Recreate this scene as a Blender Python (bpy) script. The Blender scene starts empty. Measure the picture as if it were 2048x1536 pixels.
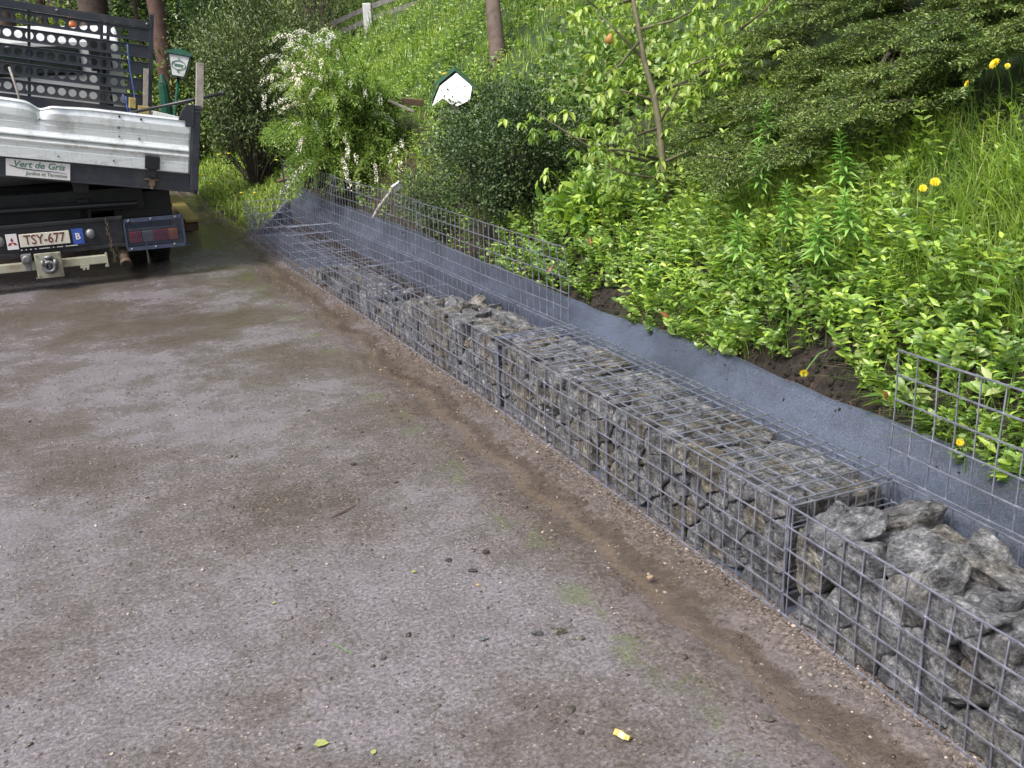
import bpy, bmesh, math, random
import numpy as np
from mathutils import Vector, Matrix, noise
R_ = math.radians
random.seed(7); rng = np.random.default_rng(11)
scene = bpy.context.scene
COL = scene.collection

# ------------------------------------------------------------ camera, sky, sun, exposure
CAM_H = 1.3754; PITCH = .320; ROLL = -.0325; FPX = 1890.
cp, sp, cr, sr = math.cos(PITCH), math.sin(PITCH), math.cos(ROLL), math.sin(ROLL)
FWD = Vector((0, cp, -sp)); r0 = Vector((1, 0, 0)); u0 = Vector((0, sp, cp))
RGT = cr*r0 + sr*u0; UPV = -sr*r0 + cr*u0
cam = bpy.data.cameras.new('camera'); camo = bpy.data.objects.new('camera', cam); COL.objects.link(camo)
cam.sensor_width = 36; cam.lens = 36*FPX/2048; cam.clip_start = .05; cam.clip_end = 600
m = Matrix.Identity(4)
for i in range(3):
    m[i][0] = RGT[i]; m[i][1] = UPV[i]; m[i][2] = -FWD[i]
m[2][3] = CAM_H
camo.matrix_world = m
scene.camera = camo

SUN_EL, SUN_ROT = R_(56), R_(228)
w = bpy.data.worlds.new('World'); scene.world = w; w.use_nodes = True
nt = w.node_tree; nt.nodes.clear()
sky = nt.nodes.new('ShaderNodeTexSky'); sky.sky_type = 'NISHITA'; sky.sun_disc = False
sky.sun_elevation = SUN_EL; sky.sun_rotation = SUN_ROT; sky.air_density = 1.0; sky.dust_density = 4.0; sky.ozone_density = 1.0
hs = nt.nodes.new('ShaderNodeHueSaturation'); hs.inputs['Saturation'].default_value = .45
bg = nt.nodes.new('ShaderNodeBackground'); bg.inputs[1].default_value = .135
wo = nt.nodes.new('ShaderNodeOutputWorld')
nt.links.new(sky.outputs[0], hs.inputs['Color']); nt.links.new(hs.outputs[0], bg.inputs[0]); nt.links.new(bg.outputs[0], wo.inputs[0])
sl = bpy.data.lights.new('sun', 'SUN'); sl.energy = 2.5; sl.angle = R_(20); sl.color = (1, .96, .9)
so = bpy.data.objects.new('sun', sl); COL.objects.link(so)
sd = Vector((math.sin(SUN_ROT)*math.cos(SUN_EL), math.cos(SUN_ROT)*math.cos(SUN_EL), math.sin(SUN_EL)))
so.rotation_euler = sd.to_track_quat('Z', 'Y').to_euler(); so.location = sd*30
vs = scene.view_settings; vs.view_transform = 'Standard'; vs.look = 'None'; vs.gamma = 1; vs.exposure = .85
scene.cycles.max_bounces = 6; scene.cycles.transparent_max_bounces = 12

# ------------------------------------------------------------ frames of the place
YAW = .427
K = [Vector((1.393, .481, 0)), Vector((.692, 2.161, 0)), Vector((-.06, 3.818, 0)), Vector((-.839, 5.463, 0)), Vector((-1.643, 7.096, 0)), Vector((-2.399, 8.752, 0))]
K1 = K[1]
DD = Vector((-math.sin(YAW), math.cos(YAW), 0)); NN = Vector((math.cos(YAW), math.sin(YAW), 0))
def W(t, s, z=0.): return K1 + DD*t + NN*s + Vector((0, 0, z))
def at(x, y, dep):
    return Vector((0, 0, CAM_H)) + (FWD + RGT*((x-1024)/FPX) + UPV*((768-y)/FPX))*dep
def inv(P):
    q = Vector((P[0], P[1], 0)) - K1
    return q.dot(DD), q.dot(NN)
PS = [-.2, .345, .36, .40, .46, .50, .60, .64, 1.5, 3, 6, 10, 40]
PZ = [-.06, -.06, .2, .27, .30, .345, .47, .53, 1.25, 2.5, 4.6, 6.5, 15]
QS = [-.2, -.06, .0, .5, 1.5, 3, 6, 10, 40]
QZ = [-.06, -.03, .02, .30, 1.15, 2.4, 4.5, 6.4, 15]
def vn(x, y, f, seed=0.):
    x = np.asarray(x, float)*f + seed; y = np.asarray(y, float)*f + seed*1.7
    return (np.sin(x*1.3+np.sin(y*1.7+1.1)*1.3) + np.sin(y*1.9+np.sin(x*1.1)*1.7+.4) + .5*np.sin(x*3.1+y*2.3))/2.5
def hz(t, s):
    t = np.asarray(t, float); s = np.asarray(s, float)
    a = np.interp(s, PS, PZ); b = np.interp(s, QS, QZ)
    k = np.clip((t-7.30)/.35, 0, 1); k = k*k*(3-2*k)
    z = a*(1-k) + b*k
    amp = np.clip((s-.55)*.12, 0, .05)
    z = z + amp*vn(t, s, 3.1) + amp*.5*vn(t, s, 9.7, 2)
    z = z + np.clip(t-17, 0, 60)*.55
    return z

_kk = np.arange(1.6, 30, .02)
def hit(x, y, up=0.):
    d_ = np.array(at(x, y, 1.))-np.array([0, 0, CAM_H]); P = np.array([0, 0, CAM_H])+_kk[:, None]*d_; q = P[:, :2]-np.array([K1.x, K1.y]); t = q@np.array([DD.x, DD.y]); s = q@np.array([NN.x, NN.y])
    i = int(np.argmax(P[:, 2] < hz(t, s)+up)); return _kk[i]
# ------------------------------------------------------------ material helpers
def newmat(name):
    mt = bpy.data.materials.new(name); mt.use_nodes = True; n = mt.node_tree; n.nodes.clear()
    o = n.nodes.new('ShaderNodeOutputMaterial'); p = n.nodes.new('ShaderNodeBsdfPrincipled')
    n.links.new(p.outputs[0], o.inputs[0]); return mt, n, p, o
def N(n, typ, **kw):
    x = n.nodes.new('ShaderNode'+typ)
    for k, v in kw.items():
        if hasattr(x, k): setattr(x, k, v)
        else: x.inputs[k].default_value = v
    return x
def L(n, a, b): n.links.new(a, b)
def ramp(n, src, stops):
    r = n.nodes.new('ShaderNodeValToRGB'); e = r.color_ramp.elements
    while len(e) < len(stops): e.new(.5)
    for i, (p, c) in enumerate(stops):
        e[i].position = p; e[i].color = (*c, 1) if len(c) == 3 else c
    L(n, src, r.inputs[0]); return r
def mixc(n, fac, a, b, mode='MIX'):
    x = n.nodes.new('ShaderNodeMix'); x.data_type = 'RGBA'; x.blend_type = mode
    for inp, v in ((x.inputs[0], fac), (x.inputs[6], a), (x.inputs[7], b)):
        if hasattr(v, 'is_linked') or isinstance(v, bpy.types.NodeSocket): L(n, v, inp)
        elif isinstance(v, (int, float)): inp.default_value = v
        else: inp.default_value = (*v, 1)
    return x.outputs[2]
def math_(n, op, a, b=0.):
    x = n.nodes.new('ShaderNodeMath'); x.operation = op
    for inp, v in ((x.inputs[0], a), (x.inputs[1], b)):
        if isinstance(v, bpy.types.NodeSocket): L(n, v, inp)
        else: inp.default_value = v
    return x.outputs[0]
def noise_(n, co, scale, detail=4, rough=.6):
    x = n.nodes.new('ShaderNodeTexNoise'); x.inputs['Scale'].default_value = scale; x.inputs['Detail'].default_value = detail
    x.inputs['Roughness'].default_value = rough; L(n, co, x.inputs['Vector']); return x.outputs['Fac']
def bump(n, p, h, strength=.3, dist=.01):
    b = n.nodes.new('ShaderNodeBump'); b.inputs['Strength'].default_value = strength; b.inputs['Distance'].default_value = dist
    L(n, h, b.inputs['Height']); L(n, b.outputs[0], p.inputs['Normal'])
def plain(name, col, rough=.5, metal=0., var=.25, scale=8., bmp=.15, dirt=None):
    mt, n, p, o = newmat(name); tc = N(n, 'TexCoord'); f = noise_(n, tc.outputs['Object'], scale, 6, .65)
    a = tuple(c*(1-var) for c in col); b = tuple(min(1, c*(1+var)) for c in col)
    r = ramp(n, f, [(.3, a), (.7, b)]); c = r.outputs[0]
    if dirt:
        g = noise_(n, tc.outputs['Object'], scale*.5, 8, .75); rr = ramp(n, g, [(.5, (0, 0, 0)), (.72, (1, 1, 1))])
        c = mixc(n, rr.outputs[0], c, dirt)
    L(n, c, p.inputs['Base Color']); p.inputs['Roughness'].default_value = rough; p.inputs['Metallic'].default_value = metal
    if bmp: bump(n, p, f, bmp, .004)
    return mt
def leafmat(name, cols, trans=.3, rough=.42, spec=.5, patch=0.):
    mt, n, p, o = newmat(name); g = N(n, 'NewGeometry')
    k = len(cols); r = ramp(n, g.outputs['Random Per Island'], [(i/(k-1), c) for i, c in enumerate(cols)])
    c = r.outputs[0]
    tc = N(n, 'TexCoord'); f = noise_(n, tc.outputs['Object'], 2.2, 3)
    rr = ramp(n, f, [(.35, (.72, .78, .72)), (.65, (1.2, 1.15, 1.0))])
    c = mixc(n, 1., c, rr.outputs[0], 'MULTIPLY')
    L(n, c, p.inputs['Base Color']); p.inputs['Roughness'].default_value = rough; p.inputs['Specular IOR Level'].default_value = spec
    tr = N(n, 'BsdfTranslucent'); ms = N(n, 'MixShader'); ms.inputs[0].default_value = trans
    cc = mixc(n, 1., c, (1.25, 1.3, .6), 'MULTIPLY')
    L(n, cc, tr.inputs['Color']); L(n, p.outputs[0], ms.inputs[1]); L(n, tr.outputs[0], ms.inputs[2]); L(n, ms.outputs[0], o.inputs[0])
    return mt

M = {}
M['wire'] = plain('galvanised_wire', (.37, .38, .46), .34, .82, .45, 25, 0)
M['paint_dark'] = plain('dark_grey_steel', (.030, .034, .045), .42, .2, .3, 5, .1, (.075, .068, .06))
M['black'] = plain('black_steel', (.007, .0075, .009), .5, .1, .3, 6, .1, (.03, .028, .025))
M['paint_dark2'] = plain('dirty_black_steel', (.014, .015, .019), .45, .2, .35, 7, .1, (.05, .045, .04))
M['rubber'] = plain('tyre_rubber', (.012, .012, .013), .7, 0, .3, 20, .3, (.03, .027, .022))
M['cream'] = plain('cream_bar_paint', (.34, .33, .25), .5, .1, .15, 12, .1, (.17, .13, .09))
M['white_paint'] = plain('white_cab_paint', (.62, .64, .66), .3, 0, .05, 3, 0, (.45, .45, .44))
M['white'] = plain('white_sheet', (.62, .6, .61), .4, 0, .05, 15, 0)
M['plate_white'] = plain('plate_white', (.55, .52, .44), .4, 0, .08, 20, 0)
M['red_ink'] = plain('dark_red_lettering', (.10, .012, .012), .5, 0, .1, 9, 0)
M['red'] = plain('red_emblem', (.25, .01, .01), .5, 0, .1, 9, 0)
M['green_ink'] = plain('green_lettering', (.07, .18, .11), .6, 0, .3, 40, 0)
M['grey_ink'] = plain('grey_lettering', (.20, .25, .19), .6, 0, .3, 40, 0)
M['blk_ink'] = plain('black_lettering', (.02, .02, .02), .6, 0, .1, 9, 0)
M['blue'] = plain('blue_sticker', (.02, .06, .30), .4, 0, .1, 9, 0)
M['galv'] = plain('grey_cast_metal', (.20, .20, .21), .5, .5, .4, 25, .5, (.10, .08, .06))
M['rust'] = plain('rusty_metal', (.11, .075, .05), .8, .2, .4, 30, .5)
M['lens_red'] = plain('red_lens', (.17, .010, .015), .25, 0, .2, 30, 0)
M['lens_clear'] = plain('clear_lens', (.12, .12, .13), .25, 0, .2, 30, 0)
M['lens_orange'] = plain('orange_lens', (.35, .09, .01), .25, 0, .2, 30, 0)
M['guard'] = plain('guard_mesh_metal', (.06, .075, .12), .5, .5, .3, 30, 0)
M['glass'] = plain('dark_glass', (.02, .03, .028), .08, 0, .4, 5, 0)
M['old_wood'] = plain('weathered_wood', (.30, .27, .24), .8, 0, .35, 22, .5)
M['yellow_wood'] = plain('yellow_painted_wood', (.34, .27, .09), .6, 0, .3, 14, .4, (.12, .09, .05))
M['brown_wood'] = plain('brown_plank_wood', (.11, .07, .045), .8, 0, .3, 14, .4)
M['pipe'] = plain('dark_pipe', (.05, .05, .055), .4, .5, .2, 10, 0)
M['rope_blue'] = plain('blue_rope', (.05, .09, .25), .8, 0, .2, 60, .3)
M['green_paint'] = plain('dark_green_paint', (.012, .07, .045), .35, 0, .2, 10, 0)
M['lamp_glass'] = plain('white_lamp_glass', (.66, .66, .70), .3, 0, .05, 6, 0)
M['house_white'] = plain('white_board', (.82, .82, .84), .5, 0, .04, 6, 0)
M['concrete_post'] = plain('pale_post', (.55, .55, .56), .7, 0, .15, 10, .3)
M['rail_metal'] = plain('weathered_rail', (.20, .19, .19), .6, .3, .3, 10, .2)
M['clay'] = plain('orange_clay', (.42, .19, .06), .7, 0, .25, 30, .3)
M['ochre'] = plain('ochre_stone', (.26, .19, .11), .6, 0, .3, 60, .3)
M['dark_chip'] = plain('dark_stone', (.035, .03, .027), .5, 0, .4, 60, .4)
M['petal'] = plain('yellow_petal', (.85, .66, .03), .5, 0, .15, 90, 0)
M['bud'] = plain('yellow_green_bud', (.45, .45, .05), .5, 0, .15, 60, 0)
M['stem'] = plain('green_stem', (.10, .20, .045), .5, 0, .2, 30, 0)
M['stem_pale'] = plain('pale_dry_stalk', (.40, .36, .26), .7, 0, .2, 30, 0)
M['petal_white'] = leafmat('white_blossom', [(.80, .79, .76), (.88, .88, .87), (.74, .68, .64)], .1, .6)
M['bark'] = plain('brown_bark', (.10, .072, .058), .85, 0, .4, 18, .8)
M['bark_red'] = plain('red_brown_bark', (.13, .075, .062), .85, 0, .4, 14, .8)
M['bark_green'] = plain('green_brown_bark', (.11, .10, .055), .7, 0, .35, 30, .5)
M['bark_dark'] = plain('dark_twig_bark', (.045, .035, .028), .85, 0, .3, 20, .5)
M['wall_pale'] = plain('pale_render', (.45, .50, .48), .8, 0, .1, 3, .1)
M['roof_tile'] = plain('dark_roof_tile', (.12, .07, .055), .8, 0, .3, 8, .3)
M['foil'] = plain('yellow_foil', (.42, .33, .10), .35, .3, .3, 80, .3)
M['leaf_fallen'] = plain('fallen_leaf', (.26, .29, .09), .5, 0, .2, 60, .2)
M['brown_leaf'] = plain('brown_dead_leaf', (.30, .12, .05), .6, 0, .3, 60, .2)

def mat_alu():
    mt, n, p, o = newmat('ribbed_aluminium'); tc = N(n, 'TexCoord')
    mp = N(n, 'Mapping'); mp.inputs['Scale'].default_value = (2, 2, 30); L(n, tc.outputs['Object'], mp.inputs[0])
    f = noise_(n, mp.outputs[0], 3, 6, .7); g = noise_(n, tc.outputs['Object'], 9, 8, .75)
    r = ramp(n, f, [(.3, (.62, .66, .67)), (.7, (.80, .82, .82))])
    s = ramp(n, g, [(.52, (0, 0, 0)), (.75, (1, 1, 1))])
    c = mixc(n, s.outputs[0], r.outputs[0], (.40, .38, .33))
    mp2 = N(n, 'Mapping'); mp2.inputs['Scale'].default_value = (30, 30, 2.5); L(n, tc.outputs['Object'], mp2.inputs[0]); sk = noise_(n, mp2.outputs[0], 2, 8, .8)
    c = mixc(n, math_(n, 'MULTIPLY', ramp(n, sk, [(.55, (0, 0, 0)), (.7, (1, 1, 1))]).outputs[0], .55), c, (.34, .31, .27))
    fs_ = noise_(n, tc.outputs['Object'], 120, 4, .8); c = mixc(n, ramp(n, fs_, [(.66, (0, 0, 0)), (.70, (1, 1, 1))]).outputs[0], c, (.25, .22, .18))
    L(n, c, p.inputs['Base Color']); p.inputs['Metallic'].default_value = .45; p.inputs['Roughness'].default_value = .34
    return mt
M['alu'] = mat_alu()

def mat_road():
    mt, n, p, o = newmat('wet_concrete_road'); tc = N(n, 'TexCoord'); co = tc.outputs['Object']
    sx = N(n, 'SeparateXYZ'); L(n, co, sx.inputs[0]); S = sx.outputs[0]; T = sx.outputs[1]
    big = noise_(n, co, 1.1, 5, .6); mid = noise_(n, co, 7, 8, .7); fine = noise_(n, co, 90, 6, .8); fin2 = noise_(n, co, 28, 8, .8)
    base = ramp(n, math_(n, 'ADD', big, math_(n, 'MULTIPLY', math_(n, 'SUBTRACT', fin2, .5), .35)), [(.36, (.086, .074, .064)), (.46, (.122, .112, .108)), (.56, (.152, .143, .152))]).outputs[0]
    md = ramp(n, mid, [(.40, (.84, .82, .80)), (.60, (1.10, 1.08, 1.10))]).outputs[0]
    c = mixc(n, 1., base, md, 'MULTIPLY')
    fd = ramp(n, fine, [(.37, (.38, .35, .34)), (.5, (.98, .97, .97)), (.62, (1.78, 1.68, 1.70))]).outputs[0]
    c = mixc(n, .85, c, fd, 'MULTIPLY')
    # pale worn-in aggregate specks and dark organic bits
    vo = n.nodes.new('ShaderNodeTexVoronoi'); vo.inputs['Scale'].default_value = 130; L(n, co, vo.inputs['Vector'])
    hs_ = N(n, 'SeparateXYZ'); L(n, vo.outputs['Color'], hs_.inputs[0])
    sel = math_(n, 'MULTIPLY', math_(n, 'GREATER_THAN', hs_.outputs[0], .965), math_(n, 'LESS_THAN', vo.outputs['Distance'], .42))
    c = mixc(n, math_(n, 'MULTIPLY', sel, .7), c, (.36, .29, .25))
    vo2 = n.nodes.new('ShaderNodeTexVoronoi'); vo2.inputs['Scale'].default_value = 75; L(n, co, vo2.inputs['Vector'])
    h2 = N(n, 'SeparateXYZ'); L(n, vo2.outputs['Color'], h2.inputs[0])
    thr = math_(n, 'SUBTRACT', 1.0, math_(n, 'MULTIPLY', math_(n, 'MAXIMUM', math_(n, 'SUBTRACT', mid, .5), 0.), .8))
    sel2 = math_(n, 'MULTIPLY', math_(n, 'GREATER_THAN', h2.outputs[0], thr), math_(n, 'LESS_THAN', math_(n, 'ADD', vo2.outputs['Distance'], math_(n, 'MULTIPLY', fine, .5)), .62))
    c = mixc(n, math_(n, 'MULTIPLY', sel2, .85), c, (.045, .032, .025))
    # brown mud wash lying in irregular pools towards the truck
    mud = ramp(n, math_(n, 'ADD', math_(n, 'MULTIPLY', big, .8), math_(n, 'MULTIPLY', fin2, .25)), [(.48, (1, 1, 1)), (.58, (0, 0, 0))]).outputs[0]
    far = ramp(n, T, [(.0, (0, 0, 0)), (.3, (0, 0, 0))])
    mr = N(n, 'MapRange'); L(n, T, mr.inputs[0]); mr.inputs[1].default_value = 1.2; mr.inputs[2].default_value = 3.2
    mud = math_(n, 'MULTIPLY', mud, mr.outputs[0])
    c = mixc(n, math_(n, 'MULTIPLY', mud, .50), c, (.080, .062, .043))
    # gutter: wandering bands along the wall
    wob = math_(n, 'MULTIPLY', math_(n, 'SUBTRACT', noise_(n, co, 2.6, 5, .65), .5), .26)
    wob2 = math_(n, 'MULTIPLY', math_(n, 'SUBTRACT', fin2, .5), .08)
    SS = math_(n, 'ADD', math_(n, 'ADD', S, wob), wob2)
    def band(a, b, fa, fb):
        m1 = N(n, 'MapRange', interpolation_type='SMOOTHSTEP'); L(n, SS, m1.inputs[0]); m1.inputs[1].default_value = a-fa; m1.inputs[2].default_value = a+fa
        m2 = N(n, 'MapRange', interpolation_type='SMOOTHSTEP'); L(n, SS, m2.inputs[0]); m2.inputs[1].default_value = b-fb; m2.inputs[2].default_value = b+fb
        return math_(n, 'MULTIPLY', m1.outputs[0], math_(n, 'SUBTRACT', 1., m2.outputs[0]))
    dirt = band(-.40, .3, .10, .02)
    dcol = ramp(n, math_(n, 'ADD', math_(n, 'MULTIPLY', fin2, .5), math_(n, 'MULTIPLY', fine, .5)), [(.38, (.040, .027, .019)), (.5, (.095, .068, .048)), (.62, (.19, .145, .11))]).outputs[0]
    c = mixc(n, math_(n, 'MULTIPLY', dirt, .42), c, dcol)
    tan = band(-.245, -.205, .015, .02); c = mixc(n, math_(n, 'MULTIPLY', tan, .55), c, (.135, .098, .062))
    dark = band(-.20, -.14, .02, .02); c = mixc(n, math_(n, 'MULTIPLY', dark, .7), c, dcol); c = mixc(n, math_(n, 'MULTIPLY', dark, .45), c, (.030, .021, .014))
    pale = band(-.065, .02, .025, .02)
    pc = ramp(n, fine, [(.38, (.05, .037, .026)), (.5, (.12, .098, .082)), (.62, (.34, .275, .245))]).outputs[0]
    c = mixc(n, math_(n, 'MULTIPLY', pale, .7), c, pc)
    line = band(-.36, -.33, .015, .015); c = mixc(n, math_(n, 'MULTIPLY', math_(n, 'MULTIPLY', line, fin2), .9), c, pc)
    moss = band(-.46, -.36, .03, .03); mn = ramp(n, noise_(n, co, 5, 6, .8), [(.5, (0, 0, 0)), (.6, (1, 1, 1))]).outputs[0]
    c = mixc(n, math_(n, 'MULTIPLY', math_(n, 'MULTIPLY', moss, mn), math_(n, 'MULTIPLY', fin2, .9)), c, (.10, .14, .035))
    L(n, c, p.inputs['Base Color'])
    wet = ramp(n, math_(n, 'ADD', math_(n, 'MULTIPLY', big, .6), math_(n, 'MULTIPLY', mid, .4)), [(.44, (.16, .16, .16)), (.54, (.30, .30, .30)), (.7, (.36, .36, .36))]).outputs[0]
    rg = math_(n, 'MAXIMUM', math_(n, 'SUBTRACT', wet, math_(n, 'ADD', math_(n, 'MULTIPLY', tan, .12), math_(n, 'MULTIPLY', mud, .16))), .10)
    L(n, rg, p.inputs['Roughness']); p.inputs['Specular IOR Level'].default_value = .5
    hgt = math_(n, 'ADD', math_(n, 'MULTIPLY', fine, .45), math_(n, 'MULTIPLY', fin2, math_(n, 'ADD', .4, math_(n, 'MULTIPLY', dirt, 1.6))))
    bump(n, p, hgt, .62, .011)
    return mt
def mat_soil():
    mt, n, p, o = newmat('dark_wet_soil'); tc = N(n, 'TexCoord'); co = tc.outputs['Object']
    f = noise_(n, co, 14, 10, .8); g = noise_(n, co, 60, 6, .8); b = noise_(n, co, 1.5, 3)
    c = ramp(n, f, [(.38, (.010, .007, .005)), (.5, (.034, .023, .017)), (.62, (.085, .060, .045))]).outputs[0]
    sx = N(n, 'SeparateXYZ'); L(n, co, sx.inputs[0])
    gr = N(n, 'MapRange'); L(n, sx.outputs[0], gr.inputs[0]); gr.inputs[1].default_value = .9; gr.inputs[2].default_value = 1.6
    g2 = ramp(n, g, [(.3, (.02, .045, .012)), (.7, (.06, .12, .025))]).outputs[0]
    c = mixc(n, math_(n, 'MULTIPLY', gr.outputs[0], .8), c, g2)
    L(n, c, p.inputs['Base Color']); p.inputs['Roughness'].default_value = .75
    bump(n, p, math_(n, 'ADD', f, math_(n, 'MULTIPLY', g, .4)), 1., .04); return mt
def mat_fabric():
    mt, n, p, o = newmat('grey_geotextile'); tc = N(n, 'TexCoord'); co = tc.outputs['Object']
    mp = N(n, 'Mapping'); mp.inputs['Scale'].default_value = (1, 1, 1); L(n, co, mp.inputs[0])
    f = noise_(n, co, 260, 4, .8); b = noise_(n, co, 3.5, 5, .7); vv = n.nodes.new('ShaderNodeTexVoronoi'); vv.inputs['Scale'].default_value = 190; L(n, co, vv.inputs['Vector'])
    sp_ = math_(n, 'ADD', math_(n, 'MULTIPLY', vv.outputs['Distance'], .4), math_(n, 'MULTIPLY', f, .7))
    c = ramp(n, sp_, [(.38, (.026, .034, .054)), (.50, (.044, .055, .084)), (.64, (.075, .090, .130))]).outputs[0]
    d = ramp(n, b, [(.42, (1.1, 1.1, 1.12)), (.60, (.66, .66, .68))]).outputs[0]
    c = mixc(n, 1., c, d, 'MULTIPLY')
    L(n, c, p.inputs['Base Color']); p.inputs['Roughness'].default_value = .38; p.inputs['Sheen Weight'].default_value = .12; p.inputs['Sheen Roughness'].default_value = .4
    bump(n, p, sp_, .6, .004); return mt
def mat_stone():
    mt, n, p, o = newmat('quarry_stone'); tc = N(n, 'TexCoord'); co = tc.outputs['Object']; oi = N(n, 'ObjectInfo')
    add = N(n, 'VectorMath', operation='ADD'); L(n, co, add.inputs[0])
    sc = N(n, 'VectorMath', operation='SCALE'); cx = N(n, 'CombineXYZ'); L(n, oi.outputs['Random'], cx.inputs[0]); L(n, oi.outputs['Random'], cx.inputs[1])
    L(n, cx.outputs[0], sc.inputs[0]); sc.inputs['Scale'].default_value = 37.; L(n, sc.outputs[0], add.inputs[1]); v = add.outputs[0]
    f = noise_(n, v, 16, 10, .75); g = noise_(n, v, 110, 6, .8); h = noise_(n, v, 6, 3)
    grey = ramp(n, f, [(.38, (.055, .057, .063)), (.5, (.150, .152, .162)), (.62, (.31, .31, .325))]).outputs[0]
    brown = ramp(n, f, [(.36, (.058, .050, .036)), (.5, (.150, .130, .095)), (.64, (.30, .27, .205))]).outputs[0]
    k = math_(n, 'ADD', math_(n, 'MULTIPLY', oi.outputs['Random'], .55), math_(n, 'MULTIPLY', h, .6))
    kk = ramp(n, k, [(.62, (0, 0, 0)), (.92, (1, 1, 1))]).outputs[0]
    c = mixc(n, kk, grey, brown)
    c = mixc(n, .8, c, ramp(n, g, [(.38, (.42, .42, .42)), (.5, (.95, .95, .95)), (.62, (1.75, 1.72, 1.70))]).outputs[0], 'MULTIPLY')
    mp = N(n, 'Mapping'); mp.inputs['Scale'].default_value = (14, 40, 90); mp.inputs['Rotation'].default_value = (.6, .4, .9); L(n, v, mp.inputs[0]); st_ = noise_(n, mp.outputs[0], 1., 6, .7)
    c = mixc(n, .7, c, ramp(n, st_, [(.38, (.5, .5, .52)), (.5, (1, 1, 1)), (.62, (1.5, 1.48, 1.44))]).outputs[0], 'MULTIPLY')
    dk = ramp(n, noise_(n, v, 32, 8, .8), [(.36, (.25, .24, .23)), (.44, (1, 1, 1))]).outputs[0]; c = mixc(n, .8, c, dk, 'MULTIPLY')
    L(n, c, p.inputs['Base Color']); p.inputs['Roughness'].default_value = .62; p.inputs['Specular IOR Level'].default_value = .35
    bump(n, p, math_(n, 'ADD', math_(n, 'ADD', f, math_(n, 'MULTIPLY', g, .3)), math_(n, 'MULTIPLY', st_, .6)), 1., .026); return mt
M['road'] = mat_road(); M['soil'] = mat_soil(); M['fabric'] = mat_fabric(); M['stone'] = mat_stone()
M['gravel'] = plain('loose_gravel', (.16, .13, .11), .55, 0, .6, 40, .4)
M['grass'] = leafmat('grass_blade', [(.09, .17, .035), (.15, .27, .05), (.24, .38, .08), (.13, .23, .06)], .35)
M['grass_bright'] = leafmat('bright_grass_blade', [(.17, .29, .045), (.24, .38, .065), (.36, .48, .11), (.45, .52, .20)], .4)
M['grass_dry'] = leafmat('dry_grass_blade', [(.30, .24, .12), (.22, .20, .10), (.16, .18, .07)], .3)
M['lime'] = leafmat('lime_leaf', [(.09, .19, .035), (.22, .37, .055), (.44, .58, .10), (.07, .15, .045), (.32, .48, .11), (.13, .26, .05)], .3, .35, .6)
M['weed'] = leafmat('weed_leaf', [(.08, .16, .035), (.15, .27, .055), (.25, .37, .08), (.42, .48, .24), (.10, .20, .06)], .3)
M['dark'] = leafmat('dark_shrub_leaf', [(.030, .060, .024), (.055, .10, .035), (.10, .155, .05), (.075, .12, .055)], .15, .45, .5)
M['olive'] = leafmat('evergreen_leaf', [(.045, .08, .025), (.09, .14, .045), (.15, .20, .075), (.24, .29, .15)], .15, .4)
M['juniper'] = leafmat('juniper_needle', [(.055, .105, .028), (.10, .17, .045), (.18, .25, .07), (.29, .34, .12)], .15, .5)
M['spirea'] = leafmat('spirea_leaf', [(.12, .22, .05), (.21, .33, .075), (.34, .45, .13)], .35)
M['sapling'] = leafmat('sapling_leaf', [(.14, .25, .045), (.26, .39, .07), (.42, .52, .13), (.17, .30, .06)], .35, .4)
M['willow'] = leafmat('willowherb_leaf', [(.15, .34, .07), (.24, .46, .11), (.32, .52, .18)], .3)
M['pine'] = leafmat('conifer_needle', [(.025, .06, .022), (.05, .11, .033), (.09, .17, .05)], .15, .5)

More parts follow.
